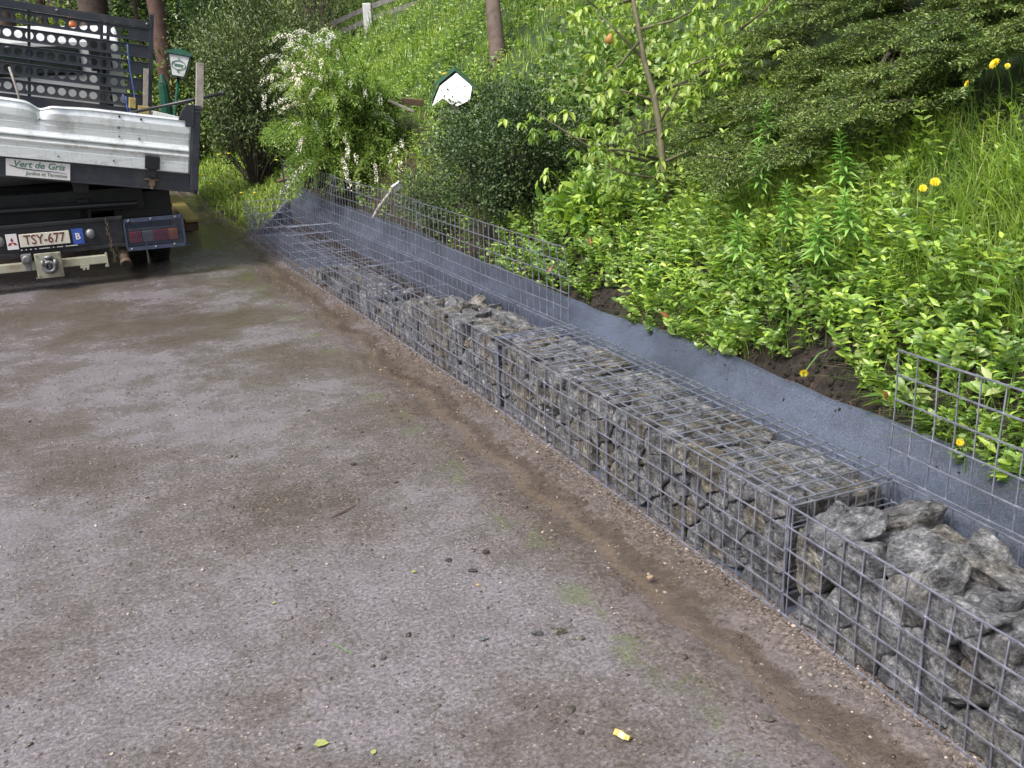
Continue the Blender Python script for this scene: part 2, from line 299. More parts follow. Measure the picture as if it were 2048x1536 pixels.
# ------------------------------------------------------------ mesh helpers
def link(o, parent=None):
    COL.objects.link(o)
    if parent: o.parent = parent
    return o
def tag(o, label=None, cat=None, group=None, kind=None):
    if label: o['label'] = label
    if cat: o['category'] = cat
    if group: o['group'] = group
    if kind: o['kind'] = kind
    return o
def empty(name, loc=(0, 0, 0), rz=0., label=None, cat=None, group=None):
    o = bpy.data.objects.new(name, None); o.empty_display_size = .1; COL.objects.link(o); o.location = loc; o.rotation_euler = (0, 0, rz)
    return tag(o, label, cat, group)
class MB:
    def __init__(s, X=None): s.v = []; s.f = []; s.X = X
    def add(s, vs_, fs):
        b = len(s.v)
        for p in vs_:
            p = Vector(p)
            s.v.append(tuple(s.X @ p) if s.X else tuple(p))
        s.f += [tuple(b+i for i in f) for f in fs]; return s
    def box(s, a, b, rot=None, bev=0.):
        x0, y0, z0 = a; x1, y1, z1 = b
        vs_ = [(x0, y0, z0), (x1, y0, z0), (x1, y1, z0), (x0, y1, z0), (x0, y0, z1), (x1, y0, z1), (x1, y1, z1), (x0, y1, z1)]
        if rot is not None:
            c = Vector(((x0+x1)/2, (y0+y1)/2, (z0+z1)/2)); vs_ = [c + rot @ (Vector(p)-c) for p in vs_]
        return s.add(vs_, [(0, 3, 2, 1), (4, 5, 6, 7), (0, 1, 5, 4), (1, 2, 6, 5), (2, 3, 7, 6), (3, 0, 4, 7)])
    def tube(s, pts, r, n=6, cap=True):
        pts = [Vector(p) for p in pts]; rs = r if isinstance(r, (list, tuple)) else [r]*len(pts)
        vs_ = []; up = None
        for i, p in enumerate(pts):
            d = (pts[min(i+1, len(pts)-1)] - pts[max(i-1, 0)]).normalized()
            if up is None:
                up = Vector((0, 0, 1)) if abs(d.z) < .9 else Vector((1, 0, 0))
            a = d.cross(up).normalized(); b = a.cross(d).normalized(); up = b
            for k in range(n):
                an = 2*math.pi*k/n; vs_.append(p + (a*math.cos(an)+b*math.sin(an))*rs[i])
        fs = []
        for i in range(len(pts)-1):
            for k in range(n):
                k2 = (k+1) % n; fs.append((i*n+k, i*n+k2, (i+1)*n+k2, (i+1)*n+k))
        if cap: fs.append(tuple(range(n-1, -1, -1))); fs.append(tuple((len(pts)-1)*n+k for k in range(n)))
        return s.add(vs_, fs)
    def cyl(s, a, b, r, n=24): return s.tube([a, b], r, n)
    def lathe(s, prof, c=(0, 0, 0), n=20, axis='z', sx=1., sy=1.):
        vs_ = []; fs = []; k = len(prof)
        for (r, h) in prof:
            for i in range(n):
                an = 2*math.pi*i/n; x, y = r*math.cos(an)*sx, r*math.sin(an)*sy
                q = (x, y, h) if axis == 'z' else ((x, h, y) if axis == 'y' else (h, x, y))
                vs_.append((c[0]+q[0], c[1]+q[1], c[2]+q[2]))
        for j in range(k-1):
            for i in range(n): fs.append((j*n+i, j*n+(i+1) % n, (j+1)*n+(i+1) % n, (j+1)*n+i))
        fs.append(tuple(range(n))[::-1]); fs.append(tuple((k-1)*n+i for i in range(n)))
        return s.add(vs_, fs)
    def ring(s, c, r, rr, ax=2, n=10):
        pts = []
        for i in range(n+1):
            an = 2*math.pi*i/n; q = [0, 0, 0]; q[(ax+1) % 3] = r*math.cos(an); q[(ax+2) % 3] = r*math.sin(an)
            pts.append(Vector(c)+Vector(q))
        return s.tube(pts, rr, 5, False)
    def prism(s, prof, a, b, axis='x'):
        n = len(prof); vs_ = []
        for h in (a, b):
            for (u, v) in prof: vs_.append((h, u, v) if axis == 'x' else ((u, h, v) if axis == 'y' else (u, v, h)))
        fs = [tuple(range(n))[::-1], tuple(range(n, 2*n))] + [(i, (i+1) % n, n+(i+1) % n, n+i) for i in range(n)]
        return s.add(vs_, fs)
    def build(s, name, mat, parent=None, smooth=False, bevel=0.):
        me = bpy.data.meshes.new(name); me.from_pydata(s.v, [], s.f); me.materials.append(mat)
        bm = bmesh.new(); bm.from_mesh(me); bmesh.ops.recalc_face_normals(bm, faces=bm.faces)
        if bevel: bmesh.ops.bevel(bm, geom=[e for e in bm.edges if len(e.link_faces) == 2 and e.calc_face_angle(0) > .6], offset=bevel, segments=2, affect='EDGES', profile=.5)
        bm.to_mesh(me); bm.free()
        if smooth: me.polygons.foreach_set('use_smooth', [True]*len(me.polygons))
        return link(bpy.data.objects.new(name, me), parent)
def npmesh(name, V, F, mat, parent=None, smooth=False):
    """V (n,3), F (m,k) same-size polygons"""
    me = bpy.data.meshes.new(name); V = np.asarray(V, np.float32); F = np.asarray(F, np.int32); k = F.shape[1]
    me.vertices.add(len(V)); me.vertices.foreach_set('co', V.ravel()); me.loops.add(F.size); me.loops.foreach_set('vertex_index', F.ravel())
    me.polygons.add(len(F)); me.polygons.foreach_set('loop_start', np.arange(0, F.size, k, dtype=np.int32))
    me.update(calc_edges=True); me.materials.append(mat)
    if smooth: me.polygons.foreach_set('use_smooth', np.ones(len(F), bool))
    return link(bpy.data.objects.new(name, me), parent)
def unit(a): return a/np.maximum(np.linalg.norm(a, axis=-1, keepdims=True), 1e-9)
T_BROAD = (np.array([(0, 0, 0), (.28, .46, .10), (.65, .38, .02), (1, 0, -.20), (.65, -.38, .02), (.28, -.46, .10), (.28, 0, -.0), (.65, 0, -.05)]),
           np.array([(0, 6, 1), (0, 5, 6), (6, 7, 2), (6, 2, 1), (5, 4, 7), (5, 7, 6), (7, 3, 2), (4, 3, 7)]))
T_SMALL = (np.array([(0, 0, 0), (.5, .5, .12), (1, 0, -.05), (.5, -.5, .12)]), np.array([(0, 2, 1), (0, 3, 2)]))
T_LANCE = (np.array([(0, 0, 0), (.35, .5, .06), (1, 0, -.22), (.35, -.5, .06), (.6, 0, -.05)]), np.array([(0, 4, 1), (1, 4, 2), (0, 3, 4), (3, 2, 4)]))
class Leaves:
    def __init__(s): s.V = []; s.F = []; s.n = 0
    def add(s, pos, ax, nrm, ln, wd, T=T_SMALL, curl=1.):
        pos = np.atleast_2d(pos); ax = unit(np.atleast_2d(ax)); nrm = np.atleast_2d(nrm)
        side = unit(np.cross(nrm, ax)); nr = np.cross(ax, side); P, F = T
        ln = np.broadcast_to(np.asarray(ln, float), (len(pos),))[:, None, None]; wd = np.broadcast_to(np.asarray(wd, float), (len(pos),))[:, None, None]
        V = pos[:, None, :] + ax[:, None, :]*P[None, :, 0:1]*ln + side[:, None, :]*P[None, :, 1:2]*wd + nr[:, None, :]*P[None, :, 2:3]*ln*curl
        k = len(P); s.F.append((F[None] + (s.n + np.arange(len(pos))*k)[:, None, None]).reshape(-1, 3)); s.V.append(V.reshape(-1, 3)); s.n += len(pos)*k
        return s
    def blades(s, pos, h, wd, lean, bend, segs=4):
        """arched grass blades; lean (n,2) horizontal direction; bend 0..1.5"""
        n_ = len(pos); tt = np.linspace(0, 1, segs+1); l3 = np.concatenate([lean, np.zeros((n_, 1))], 1)
        sd_ = np.stack([-lean[:, 1], lean[:, 0], np.zeros(n_)], 1)
        pts = []
        for q in tt[:-1]:
            c = pos + np.array([0, 0, 1])*(h*(q - .35*bend*q*q))[:, None] + l3*(h*bend*.8*q*q)[:, None]
            ww = (wd*(1-q*.75)*.5)[:, None]; pts += [c - sd_*ww, c + sd_*ww]
        pts.append(pos + np.array([0, 0, 1])*(h*(1-.35*bend))[:, None] + l3*(h*bend*.8)[:, None])
        V = np.stack(pts, 1); k = V.shape[1]; F = []
        for i in range(segs-1): F += [(2*i, 2*i+1, 2*i+3), (2*i, 2*i+3, 2*i+2)]
        F.append((2*segs-2, 2*segs-1, 2*segs)); F = np.array(F)
        s.F.append((F[None] + (s.n+np.arange(n_)*k)[:, None, None]).reshape(-1, 3)); s.V.append(V.reshape(-1, 3)); s.n += n_*k
        return s
    def build(s, name, mat, parent=None, origin=None):
        V = np.concatenate(s.V)
        if origin is not None: V = V - np.array(origin)
        return npmesh(name, V, np.concatenate(s.F), mat, parent)
def wpos(t, s_, dz=0.):
    t = np.asarray(t, float); s_ = np.asarray(s_, float); z = hz(t, s_)+dz
    return np.stack([K1.x+DD.x*t+NN.x*s_, K1.y+DD.y*t+NN.y*s_, z], -1)
def rdir(n_, upb=0.):
    v = rng.normal(size=(n_, 3)); v[:, 2] += upb; return unit(v)
def text_mesh(name, body, size, mat, parent, Mx, extrude=.001, shear=0., sx=1., bold=0.):
    cu = bpy.data.curves.new(name, 'FONT'); cu.body = body; cu.size = size; cu.extrude = extrude; cu.align_x = 'CENTER'; cu.align_y = 'CENTER'; cu.shear = shear; cu.offset = bold
    cu.resolution_u = 3; tmp = bpy.data.objects.new(name+'_c', cu); COL.objects.link(tmp); bpy.context.view_layer.update()
    me = bpy.data.meshes.new_from_object(tmp.evaluated_get(bpy.context.evaluated_depsgraph_get())); bpy.data.objects.remove(tmp)
    me.transform(Mx @ Matrix.Diagonal((sx, 1, 1, 1))); me.materials.clear(); me.materials.append(mat); me.name = name
    return link(bpy.data.objects.new(name, me), parent)

# ------------------------------------------------------------ SETTING: ground sheet, road, bank
def grid(name, ts, ss, zf, mat):
    T, S = np.meshgrid(ts, ss, indexing='ij'); Z = zf(T, S)
    V = np.stack([S, T, Z], -1).reshape(-1, 3); nt_, ns_ = T.shape
    i, j = np.meshgrid(np.arange(nt_-1), np.arange(ns_-1), indexing='ij'); a = (i*ns_+j).ravel()
    F = np.stack([a, a+1, a+ns_+1, a+ns_], 1)
    o = npmesh(name, V, F, mat, None, True); o.location = K1; o.rotation_euler = (0, 0, YAW); o['kind'] = 'structure'; return o
MB().box((-250, -250, -.6), (250, 250, -.5)).build('ground', M['soil'])['kind'] = 'structure'
def roadz(T, S):
    g = -.018*np.exp(-((S+.2+.03*np.sin(T*1.3))/.09)**2)
    return g + .0008*vn(T, S, 3.)
ts = np.concatenate([np.arange(-5, 8, .04), np.arange(8, 19, .2)])
ss = np.concatenate([np.arange(-14, -3, .25), np.arange(-3, .36, .035)])
grid('road', ts, ss, roadz, M['road'])
ts = np.concatenate([np.arange(-4, 8.5, .05), np.arange(8.5, 20, .15), np.arange(20, 70, 1.)])
ss = np.concatenate([np.arange(-40, -1, 1.5), np.arange(-1, .3, .1), np.arange(.3, 1.6, .03), np.arange(1.6, 6, .12), np.arange(6, 40, 1.)])
def hillz(T, S):
    z = hz(T, S); fine = np.clip((S-.5)*8, 0, 1)*np.clip(1.4-S, 0, 1)
    return z + .012*fine*vn(T, S, 31., 5) + .010*fine*vn(T, S, 70., 1) + .008*fine*rng.normal(size=T.shape)
grid('hillside', ts, ss, hillz, M['soil'])

# geotextile sheet, laid over the cut bank behind the cages and folded round their far end
def sheet():
    prof = [(.015, .0045), (.12, .0045), (.24, .0045), (.346, .0045), (.350, .010), (.351, .12), (.353, .22), (.362, .268), (.385, .287), (.425, .300), (.458, .318), (.478, .346), (.490, .374), (.506, .388), (.511, .376)]
    T = np.arange(-2.2, 7.36, .03); V = []; n_ = len(prof)
    for t in T:
        kf = min(max((t-1.6)/1.4, 0), 1)
        for i, (s, z) in enumerate(prof):
            q = max(0, (i-7)/7)
            ss_ = s - kf*q*.075; zz = z + kf*q*.035
            rip = .0035*math.sin(t*7+2*math.sin(t*3.1))*q + .003*math.sin(t*23+i)*q*(q-.5) + .010*q*math.sin(t*1.6+1) - .010*math.sin(math.pi*q)*(1+math.sin(t*4.3+math.sin(t*9)))
            V.append((ss_+rip*.8, t, zz+rip))
    F = [(a*n_+b, a*n_+b+1, (a+1)*n_+b+1, (a+1)*n_+b) for a in range(len(T)-1) for b in range(n_-1)]
    # end fold: sheet turning across the far end of the last cage
    b0 = len(V)
    for k in range(13):
        u = k/12; s = .345 - u*.36
        h = .33*(1-u)**1.2 + .01
        for j in range(6):
            v = j/5; V.append((s, 7.300 + .006*math.sin(u*5), h*v))
    F += [(b0+a*6+b, b0+a*6+b+1, b0+(a+1)*6+b+1, b0+(a+1)*6+b) for a in range(12) for b in range(5)]
    me = bpy.data.meshes.new('geotextile_sheet'); me.from_pydata(V, [], F); me.materials.append(M['fabric'])
    me.polygons.foreach_set('use_smooth', [True]*len(F))
    o = link(bpy.data.objects.new('geotextile_sheet', me)); o.location = K1; o.rotation_euler = (0, 0, YAW)
    sm = o.modifiers.new('thick', 'SOLIDIFY'); sm.thickness = .003
    tag(o, 'long grey woven geotextile sheet laid over the cut bank behind the wire cages', 'fabric sheet')
sheet()

# ------------------------------------------------------------ gabions
CW = 1.82/28; CH = .3145/5; CD = .339/5; LEN = 1.82; HT = .3145; DP = .339
RW = .0024
def panel_long(x, z0=0., off=0., rings=(), lay=False, joint_rows=(), inset=0.):
    """28 x 5 cell panel; standing in plane x (lay=False) or lying at height z0 (lay=True)"""
    b = MB(); 
    jit = lambda a: random.gauss(0, a); ph = random.uniform(0, 6)
    bul = lambda y, z: -.006*math.sin(math.pi*z/HT)*(.4+.6*math.sin(y*5.2+ph)) if x < .1 and not lay else 0.
    for i in range(29):
        y = inset + i*(LEN-2*inset)/28
        if lay: b.tube([(x, y, z0+jit(.001)), (x+DP/2, y+jit(.001), z0-.001), (x+DP+.004, y, z0+jit(.001))], RW, 5)
        else: b.tube([(x, y, z0-.004), (x+jit(.0015)+bul(y, HT/3), y+jit(.0015), z0+HT/3), (x+jit(.0015)+bul(y, HT*2/3), y+jit(.0015), z0+HT*2/3), (x, y+jit(.001), z0+HT+random.uniform(0, .004))], RW, 5)
    for j in range(6):
        pts = []
        for i in range(17):
            y = i*LEN/16
            if lay: pts.append((x+j*CD+jit(.0008), y, z0-.0045+jit(.0012)))
            else: pts.append((x-off+bul(y, j*CH)+jit(.0006), y, z0+j*CH+jit(.0007)+.0025*math.sin(y*5+j*1.3)*(0 < j < 5)))
        b.tube(pts, RW*1.12, 5)
    for (y, z) in rings:
        b.ring((x if not lay else x, y, z), .0085, .0018, 1 if True else 2)
    return b
def cross_panel(y, rows, top):
    b = MB()
    for i in range(6): b.tube([(i*CD, y, .0), (i*CD, y, top)], RW, 5)
    for j in rows: b.tube([(0, y+.0045, j*CH), (DP, y+.0045, j*CH)], RW*1.1, 5)
    return b
def standing_lid(tilt, seed):
    b = MB(); random.seed(seed)
    for i in range(29):
        y = i*LEN/28; b.tube([(0, y, 0), (.006*math.sin(y*3.5+seed)+random.gauss(0, .0018), y+random.gauss(0, .0015), HT*.55), (.010*math.sin(y*2.8+seed*2)+random.gauss(0, .001), y+random.gauss(0, .001), DP+random.uniform(0, .004))], RW, 5)
    for j in range(6):
        b.tube([(-.005+random.gauss(0, .001)+(.006 if 0 < j < 5 else 0)*math.sin(k*LEN/10*3.5+seed)+(.010*math.sin(k*LEN/10*2.8+seed*2) if j == 5 else 0), k*LEN/10, j*CD+.004) for k in range(11)], RW*1.12, 5)
    return b
GL = ['open wire cage full of big rocks in the near right corner',
      'wire cage packed with stones and closed by a flat mesh lid',
      'half filled open wire cage just beyond the one with the flat lid',
      'nearly empty wire cage, second from the grassy far end',
      'farthest wire cage, empty and ending at the grass']
GROUP_G = 'wire cages standing in a row along the road'
cages = []
for g in range(5):
    A = K[g]; B = K[g+1]; yw = math.atan2(-(B-A).x, (B-A).y)
    root = empty('gabion_cage', A, yw, GL[g], 'gabion', GROUP_G); cages.append((A, yw))
    random.seed(g+3)
    rings = [(k*LEN/28+.002, z) for k in (0, 7, 14, 21, 28) for z in (CH, 3*CH, 4*CH)] + [(k*LEN/28*4+.03, .004) for k in range(7)]
    panel_long(0, 0, .0045, rings).build('front_panel', M['wire'], root)
    panel_long(DP, 0, .0045).build('back_panel', M['wire'], root)
    cross_panel(.008, range(6), HT).build('end_panel', M['wire'], root); cross_panel(LEN-.012, range(6), HT).build('end_panel', M['wire'], root)
    for k in (1, 2, 3):
        b = cross_panel(k*7*CW+.006, range(0, 5), 4*CH+.012)
        b.build('spacer_panel', M['wire'], root)
    MB().tube([(-.002, i*LEN/6, -.004+.003) for i in range(7)], .0036, 5).tube([(DP, i*LEN/6, 0) for i in range(7)], .0036, 5).build('bottom_edge_wire', M['wire'], root)
    if g == 1:
        panel_long(.020, HT+.010, 0, [(k*LEN/28*3.5+.02, HT+.006) for k in range(8)], lay=True).build('lid', M['wire'], root)
    else:
        ld = standing_lid(0, g).build('lid', M['wire'], root)
        ld.location = (DP+.006, 0.03 if g == 0 else 0, HT+.008); ld.rotation_euler = (0, R_({0: 1, 2: -1.5, 3: 5, 4: 9}[g]), 0)

# ------------------------------------------------------------ stones: packed angular blocks
ORD = ['', '1st', '2nd', '3rd'] + ['%dth' % i for i in range(4, 40)]
def hull_cell(c, neigh, lo, hi, shrink, rough, chops, tilt=None, sub=2):
    bm = bmesh.new()
    bmesh.ops.create_cube(bm, size=1)
    for v in bm.verts: v.co = Vector((lo[i]+(v.co[i]+.5)*(hi[i]-lo[i]) for i in range(3)))
    def cut(co, no):
        geom = bm.verts[:]+bm.edges[:]+bm.faces[:]
        r = bmesh.ops.bisect_plane(bm, geom=geom, plane_co=co, plane_no=no, clear_outer=True, clear_inner=False)
        ed = [e for e in r['geom_cut'] if isinstance(e, bmesh.types.BMEdge)]
        if ed: bmesh.ops.contextual_create(bm, geom=ed)
    for q in neigh:
        d = q - c; cut((c+q)/2 , d.normalized())
    if tilt: cut(*tilt)
    if len(bm.verts) < 4: bm.free(); return None
    cen = Vector(); 
    for v in bm.verts: cen += v.co
    cen /= len(bm.verts)
    rad = max((v.co-cen).length for v in bm.verts)
    for k in range(chops):
        n_ = Vector((random.gauss(0, 1), random.gauss(0, 1), random.gauss(0, 1))).normalized()
        cut(cen + n_*rad*random.uniform(.50, .78), n_)
    if len(bm.verts) < 4: bm.free(); return None
    for v in bm.verts: v.co = cen + (v.co-cen)*shrink
    bmesh.ops.remove_doubles(bm, verts=bm.verts, dist=.004)
    bmesh.ops.recalc_face_normals(bm, faces=bm.faces)
    try: bmesh.ops.bevel(bm, geom=bm.edges[:], offset=rad*.028, segments=1, affect='EDGES', profile=.5)
    except Exception: pass
    bmesh.ops.triangulate(bm, faces=bm.faces)
    for k in range(sub):
        lim = rad*(.36 if k == 0 else .20)
        es = [e for e in bm.edges if e.calc_length() > lim]
        if es: bmesh.ops.subdivide_edges(bm, edges=es, cuts=1, use_grid_fill=True); bmesh.ops.triangulate(bm, faces=bm.faces)
    bm.normal_update(); sd_ = Vector((random.random()*50, random.random()*50, random.random()*50))
    mv = []
    for v in bm.verts:
        f1 = noise.noise(v.co*16+sd_); f2 = noise.noise(v.co*48+sd_); f3 = noise.noise(v.co*7+sd_)
        st = 1 - abs(noise.noise(v.co*22 + sd_*2))*2
        mv.append(v.normal*rough*(.7*f1+.45*f2+.7*f3+.7*st))
    for v, d in zip(bm.verts, mv):
        v.co += d
        for i in range(3): v.co[i] = min(max(v.co[i], lo[i]-.002), hi[i]+.006)
    return bm, cen
def fill(g, y0, y1, sy, nx, nz, ztop, name_, adj, shrink, chops, keep=lambda ix, iz, n: True, rough=.006, sub=2):
    A, yw = cages[g]; lo = (.008, y0, .002); random.seed(100+g)
    seeds = []; ny = max(1, round((y1-y0)/sy))
    for iy in range(ny):
        yc = y0+(iy+.5)*(y1-y0)/ny; H_ = ztop(yc); nz_ = max(1, min(nz, round(H_/(.29/nz))))
        for iz in range(nz_):
            for ix in range(nx):
                p = Vector((.008+(ix+.5+random.uniform(-.22, .22))*(DP-.02)/nx, y0+(iy+.5+.35*((iz+ix) % 2-.5)+random.uniform(-.40, .40))*(y1-y0)/ny, (iz+.5+random.uniform(-.32, .32))*H_/nz_))
                seeds.append((p, ix, iy, iz, nz_))
    hi = (DP-.010, y1, 1.)
    for (p, ix, iy, iz, nz_) in seeds:
        if not keep(ix, iz, nz_): continue
        ne = sorted([q[0] for q in seeds if q[0] is not p and (q[0]-p).length < 2.6*sy], key=lambda q: (q-p).length)[:22]
        H_ = ztop(p.y); n_ = Vector((random.gauss(0, .30), random.gauss(0, .30), 1)).normalized()
        top = iz == nz_-1
        zt = H_*random.uniform(.93, 1.03) if not top else H_ + random.uniform(-.022, .010)
        if g == 1: n_ = Vector((random.gauss(0, .10), random.gauss(0, .10), 1)).normalized(); zt = min(zt, .302)
        r = hull_cell(p, ne, lo, (hi[0], hi[1], min(HT+ (.035 if g in (0, 2) else -.004), H_+.04)), random.uniform(*shrink), rough, chops, (Vector((p.x, p.y, zt)), n_) if top else None, sub)
        if not r: continue
        bm, cen = r
        for v in bm.verts: v.co -= cen
        me = bpy.data.meshes.new('stone'); bm.to_mesh(me); bm.free(); me.materials.append(M['stone'])
        o = link(bpy.data.objects.new('stone', me)); Mx = Matrix.Translation(A) @ Matrix.Rotation(yw, 4, 'Z'); o.matrix_world = Mx @ Matrix.Translation(cen)
        row = 'bottom' if iz == 0 else ('top' if top else 'middle'); depth = 'front' if ix == 0 else ('back' if ix == nx-1 else 'centre')
        tag(o, '%s, %s, %s row %s, %s from near end' % (adj, name_, row, depth, ORD[iy+1]), 'stone', 'stones in the ' + name_)
fill(0, LEN-1.02, LEN-.015, .132, 3, 3, lambda y: .285, 'open near cage', 'large grey rock', (.90, .975), 2, rough=.0085, sub=3)
fill(1, .012, LEN-.015, .092, 3, 4, lambda y: .298, 'lidded cage', 'rough stone', (.86, .955), 2, keep=lambda ix, iz, n: ix == 0 or iz == n-1 or (ix == 1 and iz == 2), rough=.006)
fill(2, .012, LEN-.01, .094, 3, 3, lambda y: .275 if y < .9 else .275-.19*min(1, (y-.9)/.75), 'half filled cage', 'grey-brown stone', (.88, .96), 2, keep=lambda ix, iz, n: ix == 0 or iz == n-1, rough=.007)
fill(3, .02, 1.35, .15, 3, 1, lambda y: .13-.05*(y/1.3), 'nearly empty cage', 'pale brown stone', (.80, .95), 2, keep=lambda ix, iz, n: random.random() < .8)

# ------------------------------------------------------------ loose things on the road
def rock_bm(r, seed, flat=.6):
    random.seed(seed); bm = bmesh.new(); bmesh.ops.create_icosphere(bm, subdivisions=2, radius=r); s = Vector((seed*3.1, seed*1.7, 5))
    ax = (random.uniform(.8, 1.5), random.uniform(.7, 1.1), flat)
    for v in bm.verts:
        v.co = v.co*(1+.45*noise.noise(v.co/r*1.1+s)+.15*noise.noise(v.co/r*3+s)); v.co = Vector((v.co.x*ax[0], v.co.y*ax[1], v.co.z*ax[2]+r*flat*.55))
    return bm
def gpt(x, y, z=0.):
    d = FWD + RGT*((x-1024)/FPX) + UPV*((768-y)/FPX); k = (z-CAM_H)/d.z; return Vector((0, 0, CAM_H))+d*k
def pebble(px, py, r, label, mat='gravel', cat='stone chip'):
    bm = rock_bm(r, px % 97 + 1); me = bpy.data.meshes.new('stone_chip'); bm.to_mesh(me); bm.free(); me.materials.append(M[mat])
    o = link(bpy.data.objects.new('stone_chip', me)); o.location = gpt(px, py); tag(o, label, cat, 'stone chips on the road')
for px, py, r, lb in ((708, 930, .011, 'dark stone chip alone in the middle of the road'), (617, 822, .008, 'small dark chip beyond the lone middle one'), (972, 1106, .011, 'dark chip with a rounded top right of the bare twig'),
                      (897, 1122, .009, 'flat dark chip left of the rounded one'), (946, 1143, .010, 'wide dark chip below the flat one'), (956, 1170, .006, 'tiny ochre chip under the wide dark chip'),
                      (1075, 1268, .013, 'blue-grey chip, left one of the close pair in the lower middle'), (1120, 1265, .013, 'blue-grey chip, right one of the close pair in the lower middle'),
                      (1163, 1277, .009, 'grey chip just right of the close pair'), (965, 1279, .010, 'half sunk grey chip left of the close pair'), (765, 1317, .010, 'dark grey chip standing alone left of the sunk one'),
                      (1162, 1466, .007, 'brown chip left of the yellow wrapper'), (1142, 1420, .010, 'grey chip above the brown one near the wrapper'), (1300, 1156, .009, 'pale yellow pebble in the gutter mud'),
                      (1370, 1315, .008, 'brown chip in the gutter dirt at the lower right'), (1540, 1440, .010, 'grey chip at the gutter edge low on the right')):
    pebble(px, py, r, lb, 'ochre' if 'ochre' in lb or 'yellow pebble' in lb else ('stone' if 'blue' in lb or 'grey' in lb else 'dark_chip'))
def gravel():
    n_ = 6000; V = []; F = []; nn = 0
    ico = bmesh.new(); bmesh.ops.create_icosphere(ico, subdivisions=1, radius=1.); bv = np.array([v.co[:] for v in ico.verts]); bf = np.array([[v.index for v in f.verts] for f in ico.faces]); ico.free()
    t = rng.uniform(-.8, 7.5, n_); s = np.where(rng.random(n_) < .5, -rng.uniform(-.004, .05, n_), -np.abs(rng.normal(0, .16, n_))-.01)
    m2 = rng.random(n_) < .35; s[m2] = -rng.uniform(.0, 2.6, m2.sum()); t[m2] = rng.uniform(-.6, 3.5, m2.sum())
    r = rng.uniform(.0015, .0045, n_)*np.where(rng.random(n_) < .07, 1.6, 1)
    sc = rng.uniform(.6, 1.4, (n_, 3)); sc[:, 2] *= .6; an = rng.uniform(0, 6.3, n_)
    v = bv[None]*sc[:, None]*r[:, None, None]*(1+.25*rng.normal(size=(n_, len(bv), 1)))
    c_, s_ = np.cos(an)[:, None], np.sin(an)[:, None]; v = np.stack([v[..., 0]*c_-v[..., 1]*s_, v[..., 0]*s_+v[..., 1]*c_, v[..., 2]], -1)
    P = wpos(t, s); P[:, 2] = roadz(t, s)+r*.3; v = v+P[:, None]
    F = bf[None]+(np.arange(n_)*len(bv))[:, None, None]
    o = npmesh('gravel', v.reshape(-1, 3), F.reshape(-1, 3), M['grit']); o['kind'] = 'stuff'; tag(o, 'fine grit and crumbs of stone scattered on the wet road', 'gravel')
mt, n, p, o_ = newmat('grit'); gi = N(n, 'NewGeometry'); L(n, ramp(n, gi.outputs['Random Per Island'], [(0, (.03, .024, .02)), (.55, (.09, .065, .05)), (.8, (.17, .14, .12)), (1, (.42, .34, .28))]).outputs[0], p.inputs['Base Color']); p.inputs['Roughness'].default_value = .5; M['grit'] = mt
gravel()
b = MB(); q = gpt(1245, 1475); b.X = Matrix.Translation(q+Vector((0, 0, .004))) @ Matrix.Rotation(-.75, 4, 'Z')
b.add([(-.020, -.009, 0), (-.006, -.010, .003), (.008, -.009, .001), (.021, -.008, .004), (-.019, .008, .002), (-.006, .009, .006), (.008, .009, .003), (.020, .010, .002), (-.02, 0, .010), (-.006, 0, .012), (.008, 0, .009), (.02, 0, .010)],
      [(0, 1, 9, 8), (1, 2, 10, 9), (2, 3, 11, 10), (8, 9, 5, 4), (9, 10, 6, 5), (10, 11, 7, 6), (0, 8, 4), (3, 7, 11), (0, 4, 5, 1), (1, 5, 6, 2), (2, 6, 7, 3)])
tag(b.build('crumpled_wrapper', M['foil']), 'crumpled yellow wrapper lying on the road near the bottom edge', 'litter')
def road_leaf(px, py, ln, label, mat, rz):
    lv = Leaves(); q = gpt(px, py); d = np.array([math.cos(rz), math.sin(rz), 0.05])
    lv.add(np.array([[0, 0, .004]]), d, np.array([[0, 0, 1.]]), ln, ln*.75, T_BROAD, .5); o = lv.build('fallen_leaf', M[mat]); o.location = q; tag(o, label, 'leaf', 'fallen leaves on the road')
road_leaf(628, 1492, .034, 'yellow-green leaf flat on the road at the bottom centre-left', 'leaf_fallen', .2)
road_leaf(745, 1512, .018, 'small olive leaf right of the yellow-green one', 'leaf_fallen', 1.4)
road_leaf(822, 1147, .018, 'tiny pale leaf left of the flat dark chips', 'leaf_fallen', .4)
road_leaf(548, 1210, .014, 'tiny bright leaf in the left half of the road', 'leaf_fallen', 2.)
b = MB(); q0, q1 = gpt(664, 1037), gpt(712, 1012); mid = (q0+q1)/2
b.tube([q0+Vector((0, 0, .004)), mid+Vector((.004, .0, .007)), q1+Vector((0, 0, .004))], [.0022, .003, .0018], 6); tag(b.build('twig', M['bark_red']), 'short reddish twig lying on the road', 'twig')
b = MB(); q0, q1 = gpt(690, 1298), gpt(700, 1308)
b.tube([gpt(665, 1290)+Vector((0, 0, .003)), gpt(680, 1296)+Vector((0, 0, .004)), gpt(705, 1310)+Vector((0, 0, .003))], .0013, 5); tag(b.build('grass_stalk', M['stem']), 'thin green stalk lying on the road in the lower middle', 'stalk')
# ------------------------------------------------------------ truck
TR = Vector((-2.332, 7.082, 0)); 
truck = empty('tipper_truck', TR, YAW, 'grey tipper truck backed up on the left with a dented aluminium tailgate and red taillights', 'truck')
PB = Matrix.Translation((0, 0, .718)) @ Matrix.Rotation(.164, 4, 'Y')      # bed leans over to the right
def bed(): return MB(PB)
XC = -1.10
